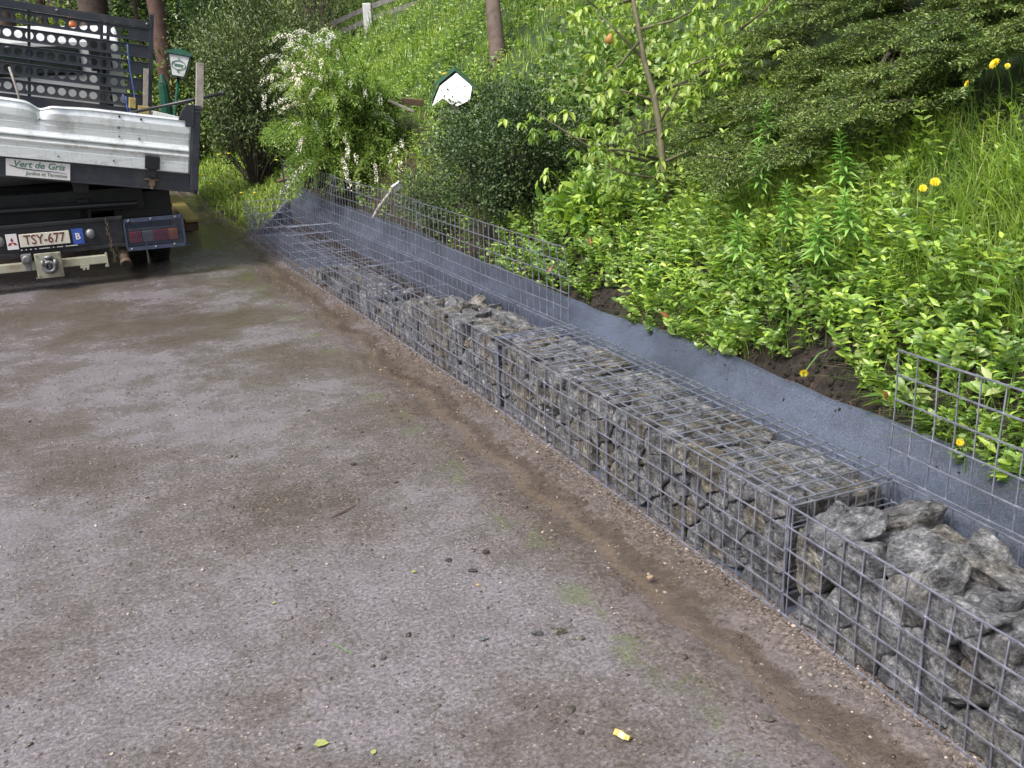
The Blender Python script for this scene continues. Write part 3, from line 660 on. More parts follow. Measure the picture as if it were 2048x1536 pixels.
# bed
bed().box((-2.27, 0, -.035), (.02, 3.02, 0)).build('bed_floor', M['paint_dark'], truck, bevel=.004)
b = bed(); b.box((-2.29, -.012, -.117), (.05, .05, .014)); b.box((-2.29, -.018, -.117), (.05, -.011, -.105)); b.build('bed_sill', M['paint_dark'], truck, bevel=.003)
for xx in (-.70, -1.5): bed().box((xx-.05, .2, -.20), (xx+.05, 3.0, -.04)).build('bed_runner', M['black'], truck)
def tailgate():
    prof = [(.0, .402), (.020, .400), (.030, .388), (.020, .380), (.032, .345), (.032, .302), (.016, .288), (.016, .262), (.019, .258), (.016, .254), (.016, .216), (.044, .184), (.044, .176), (.018, .170), (.044, .144), (.044, .138), (.026, .118), (.026, .100), (.032, .092), (.032, .024), (.0, .018), (-.02, .018), (-.02, .402)]
    xs = np.concatenate([np.linspace(-2.265, -1.25, 14), np.linspace(-1.24, -.55, 46), np.linspace(-.53, .0, 10)]); V = []; n_ = len(prof)
    for x in xs:
        d = x+.965
        for (o, z) in prof:
            kz = max(0, (z-.22)/.18); top = kz**1.5
            dip = .034*math.exp(-(d/.055)**2)*top + .012*math.exp(-((d-.12)/.12)**2)*top
            lift = .016*max(0, min(1, (-d)/.5))*top*math.exp(-max(0, -d-.5)/.8)
            buck = (-.020*math.exp(-(d/.035)**2) + .014*math.exp(-((d-.10)/.06)**2) + .010*math.exp(-((d+.12)/.07)**2))*min(1, kz*1.6)
            V.append(PB @ Vector((x, -o-buck-.012 if o >= 0 else -o-.012, z-dip+lift)))
    F = []
    for a in range(len(xs)-1):
        for k in range(n_): k2 = (k+1) % n_; F.append((a*n_+k, a*n_+k2, (a+1)*n_+k2, (a+1)*n_+k))
    F += [tuple(range(n_)), tuple((len(xs)-1)*n_+k for k in range(n_))[::-1]]
    b = MB(); b.add(V, F); return b.build('tailgate', M['alu'], truck)
tg = tailgate()
b = bed()
for (x, z) in ((-.467, .368), (-.326, .366), (-.47, .288), (-.465, .232), (-.335, .230), (-.965, .29), (-.50, .062), (-.85, .056)):
    b = bed(); b.cyl((x, -.052, z), (x, -.030, z), .0075 if z > .3 else .005, 10); b.build('bolt_hole', M['black'], tg)
for x, xx in ((.048, 1), (-2.315, -1)):
    b = bed(); b.box((x-.028, -.045, -.10), (x+.028, .03, .505)); b.cyl((x+.002, -.012, -.125), (x+.002, -.012, -.06), .024, 12)
    if xx == 1: b.prism([(-.078, .392), (-.060, .455), (-.030, .502), (.03, .505), (.03, .35), (-.03, .35), (-.03, .392)], -.052, -.038, 'y')
    b.box((x-.034, -.052, .478), (x+.034, .036, .490)); b.box((x-.034, -.052, .455), (x+.034, .036, .463))
    b.build('corner_post', M['paint_dark'], truck, bevel=.004)
b = bed(); b.box((.0, .03, .02), (.03, 3.0, .40)); b.build('side_board', M['alu'], truck, bevel=.003)
b = bed(); b.box((-2.295, .03, .02), (-2.265, 3.0, .40)); b.build('side_board', M['alu'], truck, bevel=.003)
b = bed(); b.box((-.295, -.064, .028), (-.195, -.040, .118)); b.box((-.275, -.058, -.028), (-.215, -.04, .03)); b.build('tailgate_hinge', M['black'], truck, bevel=.003)
b = bed(); b.box((-.29, -.045, -.052), (-.20, -.012, -.042)); b.box((-.262, -.052, -.088), (-.225, -.012, -.05)); b.box((-.252, -.060, -.112), (-.236, -.012, -.085)); b.build('latch', M['rust'], truck)
# company sign under the tailgate
RX = Matrix.Rotation(math.pi/2, 4, 'X')
sg = bed().box((-1.172, -.024, -.103), (-.777, -.0185, .010)).build('company_sign', M['white'], truck)
sg['label'] = 'white company sign with green lettering'
def bt(x, z, y=-.0255, rot=0.): return PB @ Matrix.Translation((x, y, z)) @ Matrix.Rotation(rot, 4, 'Y') @ RX
text_mesh('lettering', 'Vert de Gris', .058, M['green_ink'], sg, bt(-.972, -.020), .0008, .28, 1.08, .0009)
text_mesh('lettering', 'Jardins et Terrasses', .032, M['grey_ink'], sg, bt(-.925, -.076), .0008, .1, 1.0, .0006)
b = bed(); b.tube([(-1.150, -.0255, -.030), (-1.10, -.0255, -.045), (-1.0, -.0255, -.052), (-.9, -.0255, -.053), (-.80, -.0255, -.058)], [.0025, .003, .0028, .002, .001], 6); b.build('underline', M['blk_ink'], sg)
# headboard
hb = bed(); hb.box((-2.27, 2.985, 1.165), (.0, 3.035, 1.232)); hb.box((-.028, 2.99, -.10), (.012, 3.03, 1.30)); hb.box((-2.285, 2.99, -.10), (-2.245, 3.03, 1.30)); hb.box((-2.25, 3.0, .0), (-.03, 3.02, .40))
for xx in (-.395, -.452, -1.075, -1.46, -1.85): hb.box((xx-.014, 3.012, .40), (xx+.014, 3.032, 1.17))
hbo = hb.build('headboard', M['paint_dark'], truck, bevel=.003)
rows = [1.100, .945, .788, .630, .475]
def slat(zc):
    b = bed(); hz_ = .056; pit = .0917; n_ = 16; y = 2.998; th = .006
    k0 = 23; xr = -.246+pit/2
    for k in range(k0):
        cx = -.246 - k*pit
        if cx < -2.2: break
        sq = []; ci = []
        for i in range(n_):
            an = 2*math.pi*i/n_+math.pi/4; c, s = math.cos(an), math.sin(an); mm = max(abs(c), abs(s)); sq.append((cx+c/mm*pit/2, zc+s/mm*hz_)); ci.append((cx+c*.035, zc+s*.035))
        V = [(p[0], y, p[1]) for p in sq]+[(p[0], y, p[1]) for p in ci]+[(p[0], y+th, p[1]) for p in ci]+[(p[0], y+th, p[1]) for p in sq]
        F = [(i, (i+1) % n_, n_+(i+1) % n_, n_+i) for i in range(n_)]+[(n_+i, n_+(i+1) % n_, 2*n_+(i+1) % n_, 2*n_+i) for i in range(n_)]+[(2*n_+i, 2*n_+(i+1) % n_, 3*n_+(i+1) % n_, 3*n_+i) for i in range(n_)]
        b.add(V, F)
    b.box((xr, y, zc-hz_), (-.03, y+th, zc+hz_))
    b.tube([(-2.24, y-.004, zc+hz_), (-.03, y-.004, zc+hz_)], .0055, 6); b.tube([(-2.24, y-.004, zc-hz_), (-.03, y-.004, zc-hz_)], .0055, 6)
    return b
for zc in rows: slat(zc).build('perforated_slat', M['paint_dark'], hbo)
b = bed(); 
for (x, z) in ((-.05, 1.205), (-.84, 1.205), (-.04, .47)): b.lathe([(.012, 0), (.012, -.008), (.006, -.012)], (x, 2.985, z), 10, 'y')
b.build('bolt', M['galv'], hbo)
# chassis and back end
b = MB()
for xx in (-.72, -1.48): b.box((xx-.04, .25, .42), (xx+.04, 5.0, .58))
for yy in (.25, 1.0, 1.9, 2.8): b.box((-1.5, yy, .44), (-.70, yy+.08, .56))
b.box((-1.9, .30, .48), (-.30, .42, .64)); b.build('chassis_frame', M['black'], truck, bevel=.004)
b = MB(); b.tube([(-1.78, .12, .56), (-.36, .12, .535)], .022, 12); b.build('tipping_shaft', M['black'], truck)
b = MB(); b.box((-1.72, .0, .268), (-.49, .03, .455)); b.box((-1.72, -.012, .442), (-.485, .03, .468)); b.box((-1.72, -.018, .248), (-.485, .03, .274)); b.build('rear_bumper', M['paint_dark2'], truck, bevel=.004)
b = MB()
for (x0, z0, x1, z1) in ((-.49, .425, -.078, .452), (-.49, .222, -.078, .248), (-.49, .222, -.478, .452), (-.09, .222, -.078, .452)): b.box((x0, -.078, z0), (x1, -.066, z1))
for i in range(37): x = -.482+i*.011; b.box((x, -.073, .24), (x+.0036, -.0705, .435))
for j in range(5): z = .262+j*.038; b.box((-.485, -.0745, z), (-.082, -.0730, z+.0016))
b.box((-.09, -.076, .23), (-.082, .03, .45)); b.box((-.075, -.05, .215), (-.05, .02, .232))
gd = b.build('lamp_guard', M['guard'], truck)
b = MB()
for (x, z) in ((-.455, .236), (-.29, .238), (-.16, .243), (-.45, .438), (-.30, .440), (-.13, .440)): b.lathe([(.009, 0), (.009, -.006), (.004, -.009)], (x, -.078, z), 8, 'y')
b.build('bolt', M['galv'], gd)
tl = MB().box((-.462, -.025, .262), (-.115, .012, .372)).build('tail_light', M['black'], truck, bevel=.012)
for (x0, x1, mm) in ((-.455, -.372, 'lens_red'), (-.369, -.292, 'lens_clear'), (-.289, -.190, 'lens_red'), (-.187, -.122, 'lens_orange')):
    MB().box((x0, -.045, .272), (x1, -.024, .352)).build('lens', M[mm], tl, bevel=.006)
# left lamp and guard, outside the frame but part of the truck
b = MB(); b.box((-2.12, -.078, .222), (-1.71, -.066, .452)); b.build('lamp_guard', M['guard'], truck)
# number plate and stickers
pl = MB().box((-1.168, -.038, .314), (-.849, -.030, .404)).build('number_plate', M['plate_white'], truck, bevel=.003)
def ct(x, z, y): return Matrix.Translation((x, y, z)) @ RX
text_mesh('plate_lettering', 'TSY-677', .094, M['red_ink'], pl, ct(-1.010, .359, -.0395), .0008, 0, .80, .0005)
st = MB().box((-1.250, -.036, .305), (-1.180, -.031, .412)).build('emblem_sticker', M['white'], truck)
b = MB()
for an in (90, 210, 330):
    a = R_(an); cx, cz = -1.215+.0175*math.cos(a), .352+.0175*math.sin(a); u = (math.cos(a), math.sin(a)); v = (-u[1], u[0])
    P = [(cx+u[0]*.0175, cz+u[1]*.0175), (cx+v[0]*.0095, cz+v[1]*.0095), (cx-u[0]*.0165, cz-u[1]*.0165), (cx-v[0]*.0095, cz-v[1]*.0095)]
    b.prism(P, -.0372, -.0362, 'y')
b.build('emblem', M['red'], st)
bs = MB().box((-.832, -.036, .300), (-.758, -.031, .410)).build('country_sticker', M['blue'], truck, bevel=.002)
text_mesh('letter', 'B', .062, M['white'], bs, ct(-.797, .355, -.0368), .0006, 0, 1., .0015)
b = MB()
for i in range(12):
    a = 2*math.pi*i/12; b.lathe([(.0016, 0), (.0016, -.0008)], (-.797+.030*math.cos(a), -.0362, .355+.040*math.sin(a)), 6, 'y')
b.build('star_ring', M['plate_white'], bs)
b = MB(); b.box((-1.20, -.034, .288), (-.74, -.028, .302)); hd = b.build('plate_holder_strip', M['black'], truck)
b = MB(); random.seed(5); x = -1.17
while x < -.80:
    ln = random.uniform(.006, .011); b.box((x, -.0352, .2925), (x+ln, -.0342, .2985)); x += ln+random.choice((.003, .003, .02))
b.build('strip_print', M['white'], hd)
for x in (-.712, -1.29): 
    b = MB(); b.lathe([(.030, .0), (.033, -.012), (.028, -.026), (.012, -.032)], (x, .0, .362), 16, 'y', 1, 1.1); b.build('plate_lamp', M['galv'], truck, True)
# tow bar
MB().box((-1.62, -.055, .150), (-.628, -.0, .208)).build('tow_bar', M['cream'], truck, bevel=.004)
hp = MB().box((-1.095, -.085, .092), (-.925, -.070, .268)).build('hitch_plate', M['cream'], truck, bevel=.004)
b = MB(); b.lathe([(.052, 0), (.056, -.02), (.040, -.032), (.044, -.06), (.026, -.062), (.02, -.03), (.001, -.03)], (-1.008, -.085, .178), 20, 'y')
b.box((-1.058, -.15, .185), (-1.038, -.085, .225)); b.box((-.978, -.15, .185), (-.958, -.085, .225)); b.cyl((-1.008, -.12, .13), (-1.008, -.12, .245), .012, 10)
b.lathe([(.028, 0), (.03, .012), (.012, .02)], (-1.008, -.115, .235), 14, 'z'); b.lathe([(.05, .0), (.03, -.018)], (-1.008, -.10, .15), 14, 'z')
b.build('hitch_coupling', M['galv'], hp, True)
b = MB()
for (x, z) in ((-1.08, .108), (-.94, .108), (-1.08, .252), (-.94, .252), (-1.10, .10)): b.lathe([(.007, 0), (.007, -.008)], (x, -.085, z), 8, 'y')
b.build('bolt', M['galv'], hp)
b = MB(); b.box((-1.178, -.08, .205), (-1.112, -.03, .268)); b.lathe([(.027, 0), (.03, -.02), (.02, -.03)], (-1.145, -.08, .238), 12, 'y'); b.box((-1.165, -.065, .15), (-1.125, -.055, .21)); b.build('trailer_socket', M['galv'], truck, bevel=.005)
MB().box((-.815, -.06, .132), (-.755, -.045, .158)).box((-.800, -.062, .118), (-.786, -.045, .135)).box((-.775, -.062, .118), (-.760, -.045, .135)).build('tow_bracket', M['cream'], truck)
MB().box((-.64, -.065, .138), (-.628, -.02, .222)).box((-.65, -.06, .125), (-.625, -.05, .14)).build('tow_bar_end', M['cream'], truck)
b = MB(); prev = None
for i in range(16): 
    z = .455-i*.0195; x = -.600+.006*math.sin(i*1.1)+i*.0015
    b.ring((x, -.045, z), .0095, .0025, 1 if i % 2 else 0, 8)
b.build('rusty_chain', M['rust'], truck)
b = MB(); b.tube([(-.52, .55, .26), (-.52, .20, .25), (-.515, .05, .20), (-.51, -.03, .145)], .034, 14); b.tube([(-.51, -.032, .143), (-.51, -.055, .13)], [.038, .038], 16)
ep = b.build('exhaust_pipe', M['rust'], truck, True); MB().tube([(-.51, -.0555, .1297), (-.51, -.0575, .1285)], .031, 16).build('pipe_mouth_shade', M['black'], ep)  # black disc on the closed end, painted shade of a hollow pipe
MB().box((-.345, .17, .08), (-.337, .18, .26)).build('mud_flap_strap', M['galv'], truck)
# wheels
def wheel(xc, yc, r=.345, wd=.155):
    t = MB(); prof = [(r*.58, -wd/2), (r*.8, -wd/2-.006), (r*.95, -wd/2+.006), (r, -wd/2+.028), (r, wd/2-.028), (r*.95, wd/2-.006), (r*.8, wd/2+.006), (r*.58, wd/2)]
    t.lathe(prof, (xc, yc, r), 40, 'x')
    for i in range(40):
        a = 2*math.pi*i/40
        for q in (-.045, 0, .045):
            c = Vector((xc+q, yc+math.cos(a)*(r+.001), r+math.sin(a)*(r+.001)))
            t.box((c.x-.018, c.y-.008, c.z-.008), (c.x+.018, c.y+.008, c.z+.008), Matrix.Rotation(a, 3, 'X'))
    to = t.build('wheel', M['rubber'], truck); rm = MB(); rm.lathe([(r*.57, -wd*.35), (r*.55, wd*.2), (r*.3, wd*.3), (r*.12, wd*.45)], (xc, yc, r), 24, 'x'); rm.build('rim', M['galv'], to, True)
for xc in (-.212, -.385, -1.815, -1.99): wheel(xc, .80)
for xc in (-.25, -1.95): wheel(xc, 3.95)
MB().cyl((-1.9, .80, .345), (-.3, .80, .345), .06, 12).lathe([(.02, -.13), (.13, -.06), (.15, 0), (.13, .06), (.02, .13)], (-1.1, .8, .345), 16, 'x').build('rear_axle', M['black'], truck)
MB().box((-.62, .42, .18), (-.12, .44, .42)).build('mud_flap', M['rubber'], truck); MB().box((-2.1, .42, .2), (-1.6, .44, .42)).build('mud_flap', M['rubber'], truck)
MB().box((-.52, .36, .40), (-.105, 1.30, .60)).build('dark_gap_filler', M['black'], truck, bevel=.01)  # added black box, fills the dark gap between bed and wheel
MB().box((-1.7, 1.3, .24), (-.5, 5.1, .62)).build('underbody_light_block', M['black'], truck, bevel=.02)  # added black block for gearbox mass, keeps sky light from under the truck
# cab
cabp = [(3.50, .55), (3.50, 1.78), (3.56, 1.90), (3.75, 1.945), (4.75, 1.93), (4.95, 1.80), (5.25, 1.15), (5.30, .60), (5.28, .45), (3.9, .45)]
cb = MB().prism(cabp, -2.06, -.10, 'x').build('cab', M['white_paint'], truck, bevel=.03)
gk = MB().box((-1.72, 3.488, 1.47), (-.48, 3.499, 1.745)).build('rear_window', M['rubber'], cb, bevel=.003)
MB().box((-1.69, 3.480, 1.495), (-.515, 3.487, 1.72)).build('pane', M['glass'], gk)
MB().prism([(4.97, 1.77), (4.985, 1.775), (5.235, 1.20), (5.22, 1.195)], -1.98, -.18, 'x').build('windscreen', M['glass'], cb)
for x in (-.098, -2.062): MB().box((x-.003, 3.9, 1.25), (x+.003, 4.85, 1.72)).build('side_window', M['glass'], cb)
for x in (-.35, -1.8): MB().lathe([(.09, 0), (.09, .03), (.04, .05)], (x, 5.28, .72), 16, 'y').build('headlight', M['lens_clear'], cb, True)
MB().box((-2.05, 5.2, .40), (-.11, 5.38, .56)).build('front_bumper', M['paint_dark'], cb, bevel=.01)
MB().lathe([(.055, 0), (.055, .02), (.045, .03), (.043, .09), (.02, .12)], (-.50, 3.72, 1.935), 16, 'z').build('beacon', M['lens_orange'], cb, True)
MB().tube([(-.30, 3.38, 1.05), (-.30, 3.38, 1.62), (-.29, 3.38, 1.72)], .055, 14).box((-.40, 3.30, 1.50), (-.20, 3.47, 1.80)).build('air_intake', M['black'], truck, bevel=.012)
# things carried on the bed
Xb = Matrix.Translation(TR) @ Matrix.Rotation(YAW, 4, 'Z') @ PB
b = MB(Xb); b.tube([(-.42, .42, .375), (-.1, .22, .49), (.235, .02, .613)], .0115, 10); b.tube([(.225, .027, .609), (.245, .017, .617)], .016, 10)
tag(b.build('steel_pipe', M['pipe'], None, True), 'dark steel pipe sticking out over the corner post of the truck', 'pipe')
b = MB(Xb); b.box((.040, -.02, .49), (.092, .012, .800), Matrix.Rotation(-.02, 3, 'Y')); tag(b.build('wooden_stake', M['old_wood'], None, False, .003), 'weathered grey wooden stake standing in the corner post of the truck', 'stake')
b = MB(Xb); b.box((-.075, 2.93, .30), (-.03, 2.965, .79)); tag(b.build('wooden_lath', M['old_wood']), 'thin grey lath upright against the headboard of the truck', 'lath')
b = MB(Xb); b.tube([(-.225, 2.965, .99), (-.215, 2.962, .90), (-.195, 2.96, .75), (-.165, 2.96, .60), (-.150, 2.955, .50), (-.17, 2.95, .42)], .008, 6); b.tube([(-.26, 2.96, .52), (-.245, 2.95, .47), (-.21, 2.95, .41), (-.17, 2.94, .36), (-.19, 2.93, .33)], .008, 6); b.tube([(-.23, 2.96, .50), (-.22, 2.95, .40), (-.20, 2.95, .34)], .008, 6)
tag(b.build('rope', M['rope_blue'], None, True), 'blue rope tied to the headboard of the truck', 'rope')
b = MB(Xb); b.tube([(-1.24, 2.93, .64), (-1.20, 2.9, .52), (-1.165, 2.88, .40), (-1.15, 2.86, .32)], .012, 6); tag(b.build('rope', M['old_wood'], None, True), 'thick grey rope at the left end of the truck bed', 'rope')
b = MB(Xb); b.box((-.13, 2.75, .36), (-.03, 2.9, .435)); b.box((-.21, 2.80, .40), (-.15, 2.9, .50)); tag(b.build('timber_offcut', M['yellow_wood'], None, False, .004), 'yellowish timber offcut in the bed below the headboard', 'timber')

# yellow beam on the road beside the rear wheel
bp0, bp1 = gpt(377, 463), gpt(330, 402); bd = (bp1-bp0); brz = math.atan2(-bd.x, bd.y); XB = Matrix.Translation(bp0) @ Matrix.Rotation(brz, 4, 'Z')
b = MB(XB); b.box((-.13, 0, .004), (.10, 2.2, .085)); tag(b.build('wooden_beam', M['brown_wood'], None, False, .006), 'brown wooden beam lying on the road beside the truck', 'beam')
b = MB(XB); b.box((-.02, -.02, .088), (.115, 2.3, .118)); tag(b.build('wooden_board', M['yellow_wood'], None, False, .004), 'yellow painted board lying on top of the brown beam', 'board')

# ------------------------------------------------------------ lantern, parasol, birdhouse, rail
def lantern():
    base = at(320, 390, 9.8); base.z = 0.; Tp = at(357, 155, 9.8)
    root = empty('street_lantern', base, 0, 'white lantern with a green hood on a thin green post behind the truck', 'lantern'); h = (Tp-base).length
    root.rotation_mode = 'QUATERNION'; root.rotation_quaternion = Vector((0, 0, 1)).rotation_difference((Tp-base).normalized()) @ Matrix.Rotation(.20, 3, 'Z').to_quaternion()
    MB().tube([(0, 0, 0), (0, 0, .06), (0, 0, .07), (0, 0, h)], [.04, .04, .020, .016], 12).build('post', M['green_paint'], root, True)
    a, b_, H2 = .064, .105, .205
    gl = MB(); V = [(-a, -a, h), (a, -a, h), (a, a, h), (-a, a, h), (-b_, -b_, h+H2), (b_, -b_, h+H2), (b_, b_, h+H2), (-b_, b_, h+H2)]
    gl.add(V, [(0, 3, 2, 1), (4, 5, 6, 7), (0, 1, 5, 4), (1, 2, 6, 5), (2, 3, 7, 6), (3, 0, 4, 7)]); lg = gl.build('lamp_glass', M['lamp_glass'], root)
    fr = MB()
    for i in range(4): fr.tube([V[i], V[i+4]], .006, 5); 
    for j in (0, 4):
        for i in range(4): fr.tube([V[j+i], V[j+(i+1) % 4]], .005, 5)
    fr.build('frame', M['green_paint'], root)
    c = b_+.018; rf = MB(); rf.add([(-c, -c, h+H2), (c, -c, h+H2), (c, c, h+H2), (-c, c, h+H2), (-c, -c, h+H2+.025), (c, -c, h+H2+.025), (c, c, h+H2+.025), (-c, c, h+H2+.025), (-.035, -.035, h+H2+.075), (.035, -.035, h+H2+.075), (.035, .035, h+H2+.075), (-.035, .035, h+H2+.075)],
        [(0, 3, 2, 1), (0, 1, 5, 4), (1, 2, 6, 5), (2, 3, 7, 6), (3, 0, 4, 7), (4, 5, 9, 8), (5, 6, 10, 9), (6, 7, 11, 10), (7, 4, 8, 11), (8, 9, 10, 11)]); rf.build('hood', M['green_paint'], root)
    em = MB(); tl_ = math.atan2(b_-a, H2)
    X = Matrix.Translation((0, -(a+b_)/2-.004, h+H2*.52)) @ Matrix.Rotation(tl_, 4, 'X'); em.X = X @ Matrix.Scale(1.3, 4)
    pts = [(.052*math.cos(q), 0, .034*math.sin(q)) for q in np.linspace(0, 2*math.pi, 25)]; em.tube(pts, .0028, 5, False)
    em.box((-.032, -.002, -.009), (.032, .001, .008)); em.add([(-.013, -.002, -.040), (.013, -.002, -.040), (0, -.002, -.062)], [(0, 1, 2)]); em.add([(-.010, -.002, .042), (.010, -.002, .042), (0, -.002, .056)], [(0, 1, 2)])
    em.build('emblem', M['green_ink'], lg)
lantern()
P = at(334, 226, 12.0); base = Vector((P.x, P.y, 0)); top = at(330, 148, 12.0).z
b = MB(); b.tube([(0, 0, 0), (0, 0, top-1.15)], .02, 8); root = empty('closed_parasol', base, 0, 'folded dark green parasol between the truck and the lantern', 'parasol'); b.build('pole', M['galv'], root)
b = MB(); b.lathe([(.045, P.z-.35), (.08, P.z-.15), (.07, P.z+.15), (.06, (P.z+top)/2+.1), (.02, top)], (0, 0, 0), 9, 'z', 1, .8); b.build('canopy', M['green_paint'], root)

def birdhouse():
    # small white gabled hut with a dark green roof, tilted on the slope
    P = at(905, 195, 7.0); root = empty('garden_hut', P, 0, 'small white gabled nesting hut with a dark green roof above the dark shrub', 'nesting box')
    ru, uu, ff = RGT, UPV, FWD
    def q(x, y, d=0.): return at(x, y, 7.0+d)-P
    front = [(882, 190), (864, 212), (885, 196), (900, 206), (925, 200), (946, 172), (917, 148), (909, 146), (877, 172)]
    front = [(864, 212), (886, 196), (900, 207), (915, 212), (940, 200), (944, 172), (913, 146), (880, 172)]
    n_ = len(front); V = [q(*p) for p in front]+[q(*p, .22)+Vector((0, 0, .03)) for p in front]
    b = MB(); b.add(V, [tuple(range(n_)), tuple(range(2*n_-1, n_-1, -1))]+[(i, (i+1) % n_, n_+(i+1) % n_, n_+i) for i in range(n_)]); b.build('body', M['house_white'], root)
    for (a, c) in (((910, 141), (873, 172)), ((910, 141), (950, 176)), ((873, 172), (860, 213))):
        b = MB(); A0, A1, B0, B1 = q(*a, -.008), q(*c, -.008), q(*a, .26)+Vector((0, 0, .03)), q(*c, .26)+Vector((0, 0, .03)); u = UPV*.006
        b.add([A0, A1, B1, B0, A0+u, A1+u, B1+u, B0+u], [(0, 1, 2, 3), (7, 6, 5, 4), (0, 4, 5, 1), (1, 5, 6, 2), (2, 6, 7, 3), (3, 7, 4, 0)]); b.build('roof_board', M['green_paint'], root)
    t, s = inv(P); b = MB(); b.tube([(0.02, .1, float(hz(t, s))-P.z-.1), (0.02, .1, -.02)], .02, 8); b.build('post', M['old_wood'], root)
birdhouse()
def guardrail():
    root = empty('guard_rail', at(735, 38, 12.5), 0, 'weathered crash barrier with a pale post at the top of the grassy slope', 'guard rail'); O = Vector(root.location)
    A_ = at(648, 52, 13.6); B_ = at(735, 12, 12.5); C_ = at(845, -28, 11.6)
    A2 = A_ + (A_-B_)*1.5; C2 = C_+(C_-B_)*1.2
    b = MB()
    for off in (-.02, -.17):
        pr = [(.0, .045), (.02, .035), (.02, -.035), (0, -.045)]
        for (p, q_) in ((A2, A_), (A_, B_), (B_, C_), (C_, C2)):
            u = Vector((0, 0, off)); h_ = Vector((0, 0, .032)); e_ = Vector((0, .04, 0)); b.add([p-O+u+h_, q_-O+u+h_, q_-O+u-h_, p-O+u-h_, p-O+u+h_+e_, q_-O+u+h_+e_, q_-O+u-h_+e_, p-O+u-h_+e_],
                [(0, 1, 2, 3), (7, 6, 5, 4), (0, 4, 5, 1), (3, 2, 6, 7), (0, 3, 7, 4), (1, 5, 6, 2)])
    b.build('rail', M['rail_metal'], root)
    for p in (B_, A2, C2):
        MB().box((p.x-O.x-.055, p.y-O.y-.10, p.z-O.z-.55), (p.x-O.x+.055, p.y-O.y-.02, p.z-O.z+.03)).build('post', M['concrete_post'], root, bevel=.01)
guardrail()
# small bits on the bank
def tiltbox(name, px, py, dep, sz, rot, mat, label, cat):
    b = MB(); b.box((-sz[0]/2, -sz[1]/2, -sz[2]/2), (sz[0]/2, sz[1]/2, sz[2]/2)); o = b.build(name, M[mat], None, False, .003); o.location = at(px, py, dep); o.rotation_euler = rot; tag(o, label, cat)
tiltbox('slate_piece', 794, 373, 6.55, (.075, .02, .05), (.3, -.5, .4), 'concrete_post', 'small pale slate piece leaning above the standing mesh lid', 'slate')
tiltbox('brown_plank', 812, 203, 7.6, (.28, .04, .05), (.1, .12, .3), 'brown_wood', 'short brown plank lying on the slope beside the white hut', 'plank')
tiltbox('wood_piece', 802, 212, 7.4, (.22, .02, .02), (.0, .45, .3), 'old_wood', 'bare pale stick below the brown plank beside the white hut', 'stick')
b = MB(); b.tube([at(745, 437, 6.3), at(757, 415, 6.3), at(778, 388, 6.4), at(782, 378, 6.4)], [.008, .012, .011, .007], 8); tag(b.build('stick', M['old_wood'], None, True), 'pale bark stick leaning behind the standing mesh lid', 'stick')
b = MB(); b.tube([at(556, 363, 9.0), at(575, 357, 9.0), at(600, 352, 9.0)], [.015, .02, .014], 8); b.tube([at(558, 358, 9.0), at(596, 354, 8.98)], .008, 6); tag(b.build('stick', M['brown_wood'], None, True), 'brown stick caught at the far end of the last cage', 'stick')
def pot():
    o = MB().lathe([(.016, 0), (.021, .02), (.017, .04), (.006, .046)], (0, 0, 0), 14).build('clay_bell', M['clay'], None, True); o.location = at(1216, 86, 4.6); o.rotation_euler = (.3, .5, 0); tag(o, 'small orange clay bell hanging among the sapling twigs', 'garden ornament')
pot()

# ------------------------------------------------------------ vegetation
CAMP = np.array([0, 0, CAM_H])
def scatter(n_, t0, t1, s0, s1, dens=None):
    t = rng.uniform(t0, t1, n_); s = rng.uniform(s0, s1, n_)
    if dens is not None: k = rng.random(n_) < dens(t, s); t, s = t[k], s[k]
    return t, s
def veg_mask(t, s):
    # bare cut of soil right behind the fabric
    edge = .505 + .02*vn(t, 0*t, 5.) + .11*np.exp(-((t-.55)/.26)**2) + .10*np.exp(-((t-1.75)/.14)**2)
    return np.where(t > 7.4, 1., (s > edge)*1.)
def grass_patch(name, n_, t0, t1, s0, s1, h0, h1, wd, mat, label, dens=None, bend=(.2, 1.1), downhill=.5, segs=4):
    t, s = scatter(n_, t0, t1, s0, s1, dens); k = rng.random(len(t)) < veg_mask(t, s); t, s = t[k], s[k]
    P = wpos(t, s, -.01); an = rng.uniform(0, 2*math.pi, len(t)); ln = np.stack([np.cos(an), np.sin(an)], 1) - downhill*np.array([[NN.x, NN.y]]); ln = ln/np.linalg.norm(ln, axis=1, keepdims=True)
    h = rng.uniform(h0, h1, len(t))*(1+.35*vn(t, s, 4., 1)); dist = np.linalg.norm(P-CAMP, axis=1)
    lv = Leaves(); lv.blades(P, h, wd*rng.uniform(.6, 1.3, len(t))*np.maximum(1, dist/4.5), ln, rng.uniform(*bend, len(t)), segs)
    o = lv.build(name, M[mat]); tag(o, label, 'grass', None, 'stuff'); return o
near_grass = lambda t, s: np.clip(.35+.8*np.clip((s-.75)/.4, 0, 1), 0, 1)*np.where((t > 1.5) & (t < 2.6), .3, 1)*np.where(s > 1.45-.25*np.clip(t, 0, 2), .15, 1)
grass_patch('grass', 15000, -1.4, 2.6, .49, 1.6, .08, .20, .0042, 'grass', 'long fine green grass on the bank to the right', near_grass, (.3, 1.3), .5)
grass_patch('grass', 4200, -1.3, 1.1, .85, 1.35, .14, .27, .0042, 'grass_bright', 'tall pale grass clumps near the yellow dandelions', lambda t, s: (vn(t, s, 6., 3) > .0)*1., (.5, 1.3), .5)
grass_patch('grass', 30000, 2.4, 14, .52, 5.0, .05, .15, .005, 'grass_bright', 'bright grass covering the upper slope', lambda t, s: np.clip(1.3-.12*s, 0, 1)*(s > .62), (.2, 1.), .4, 3)
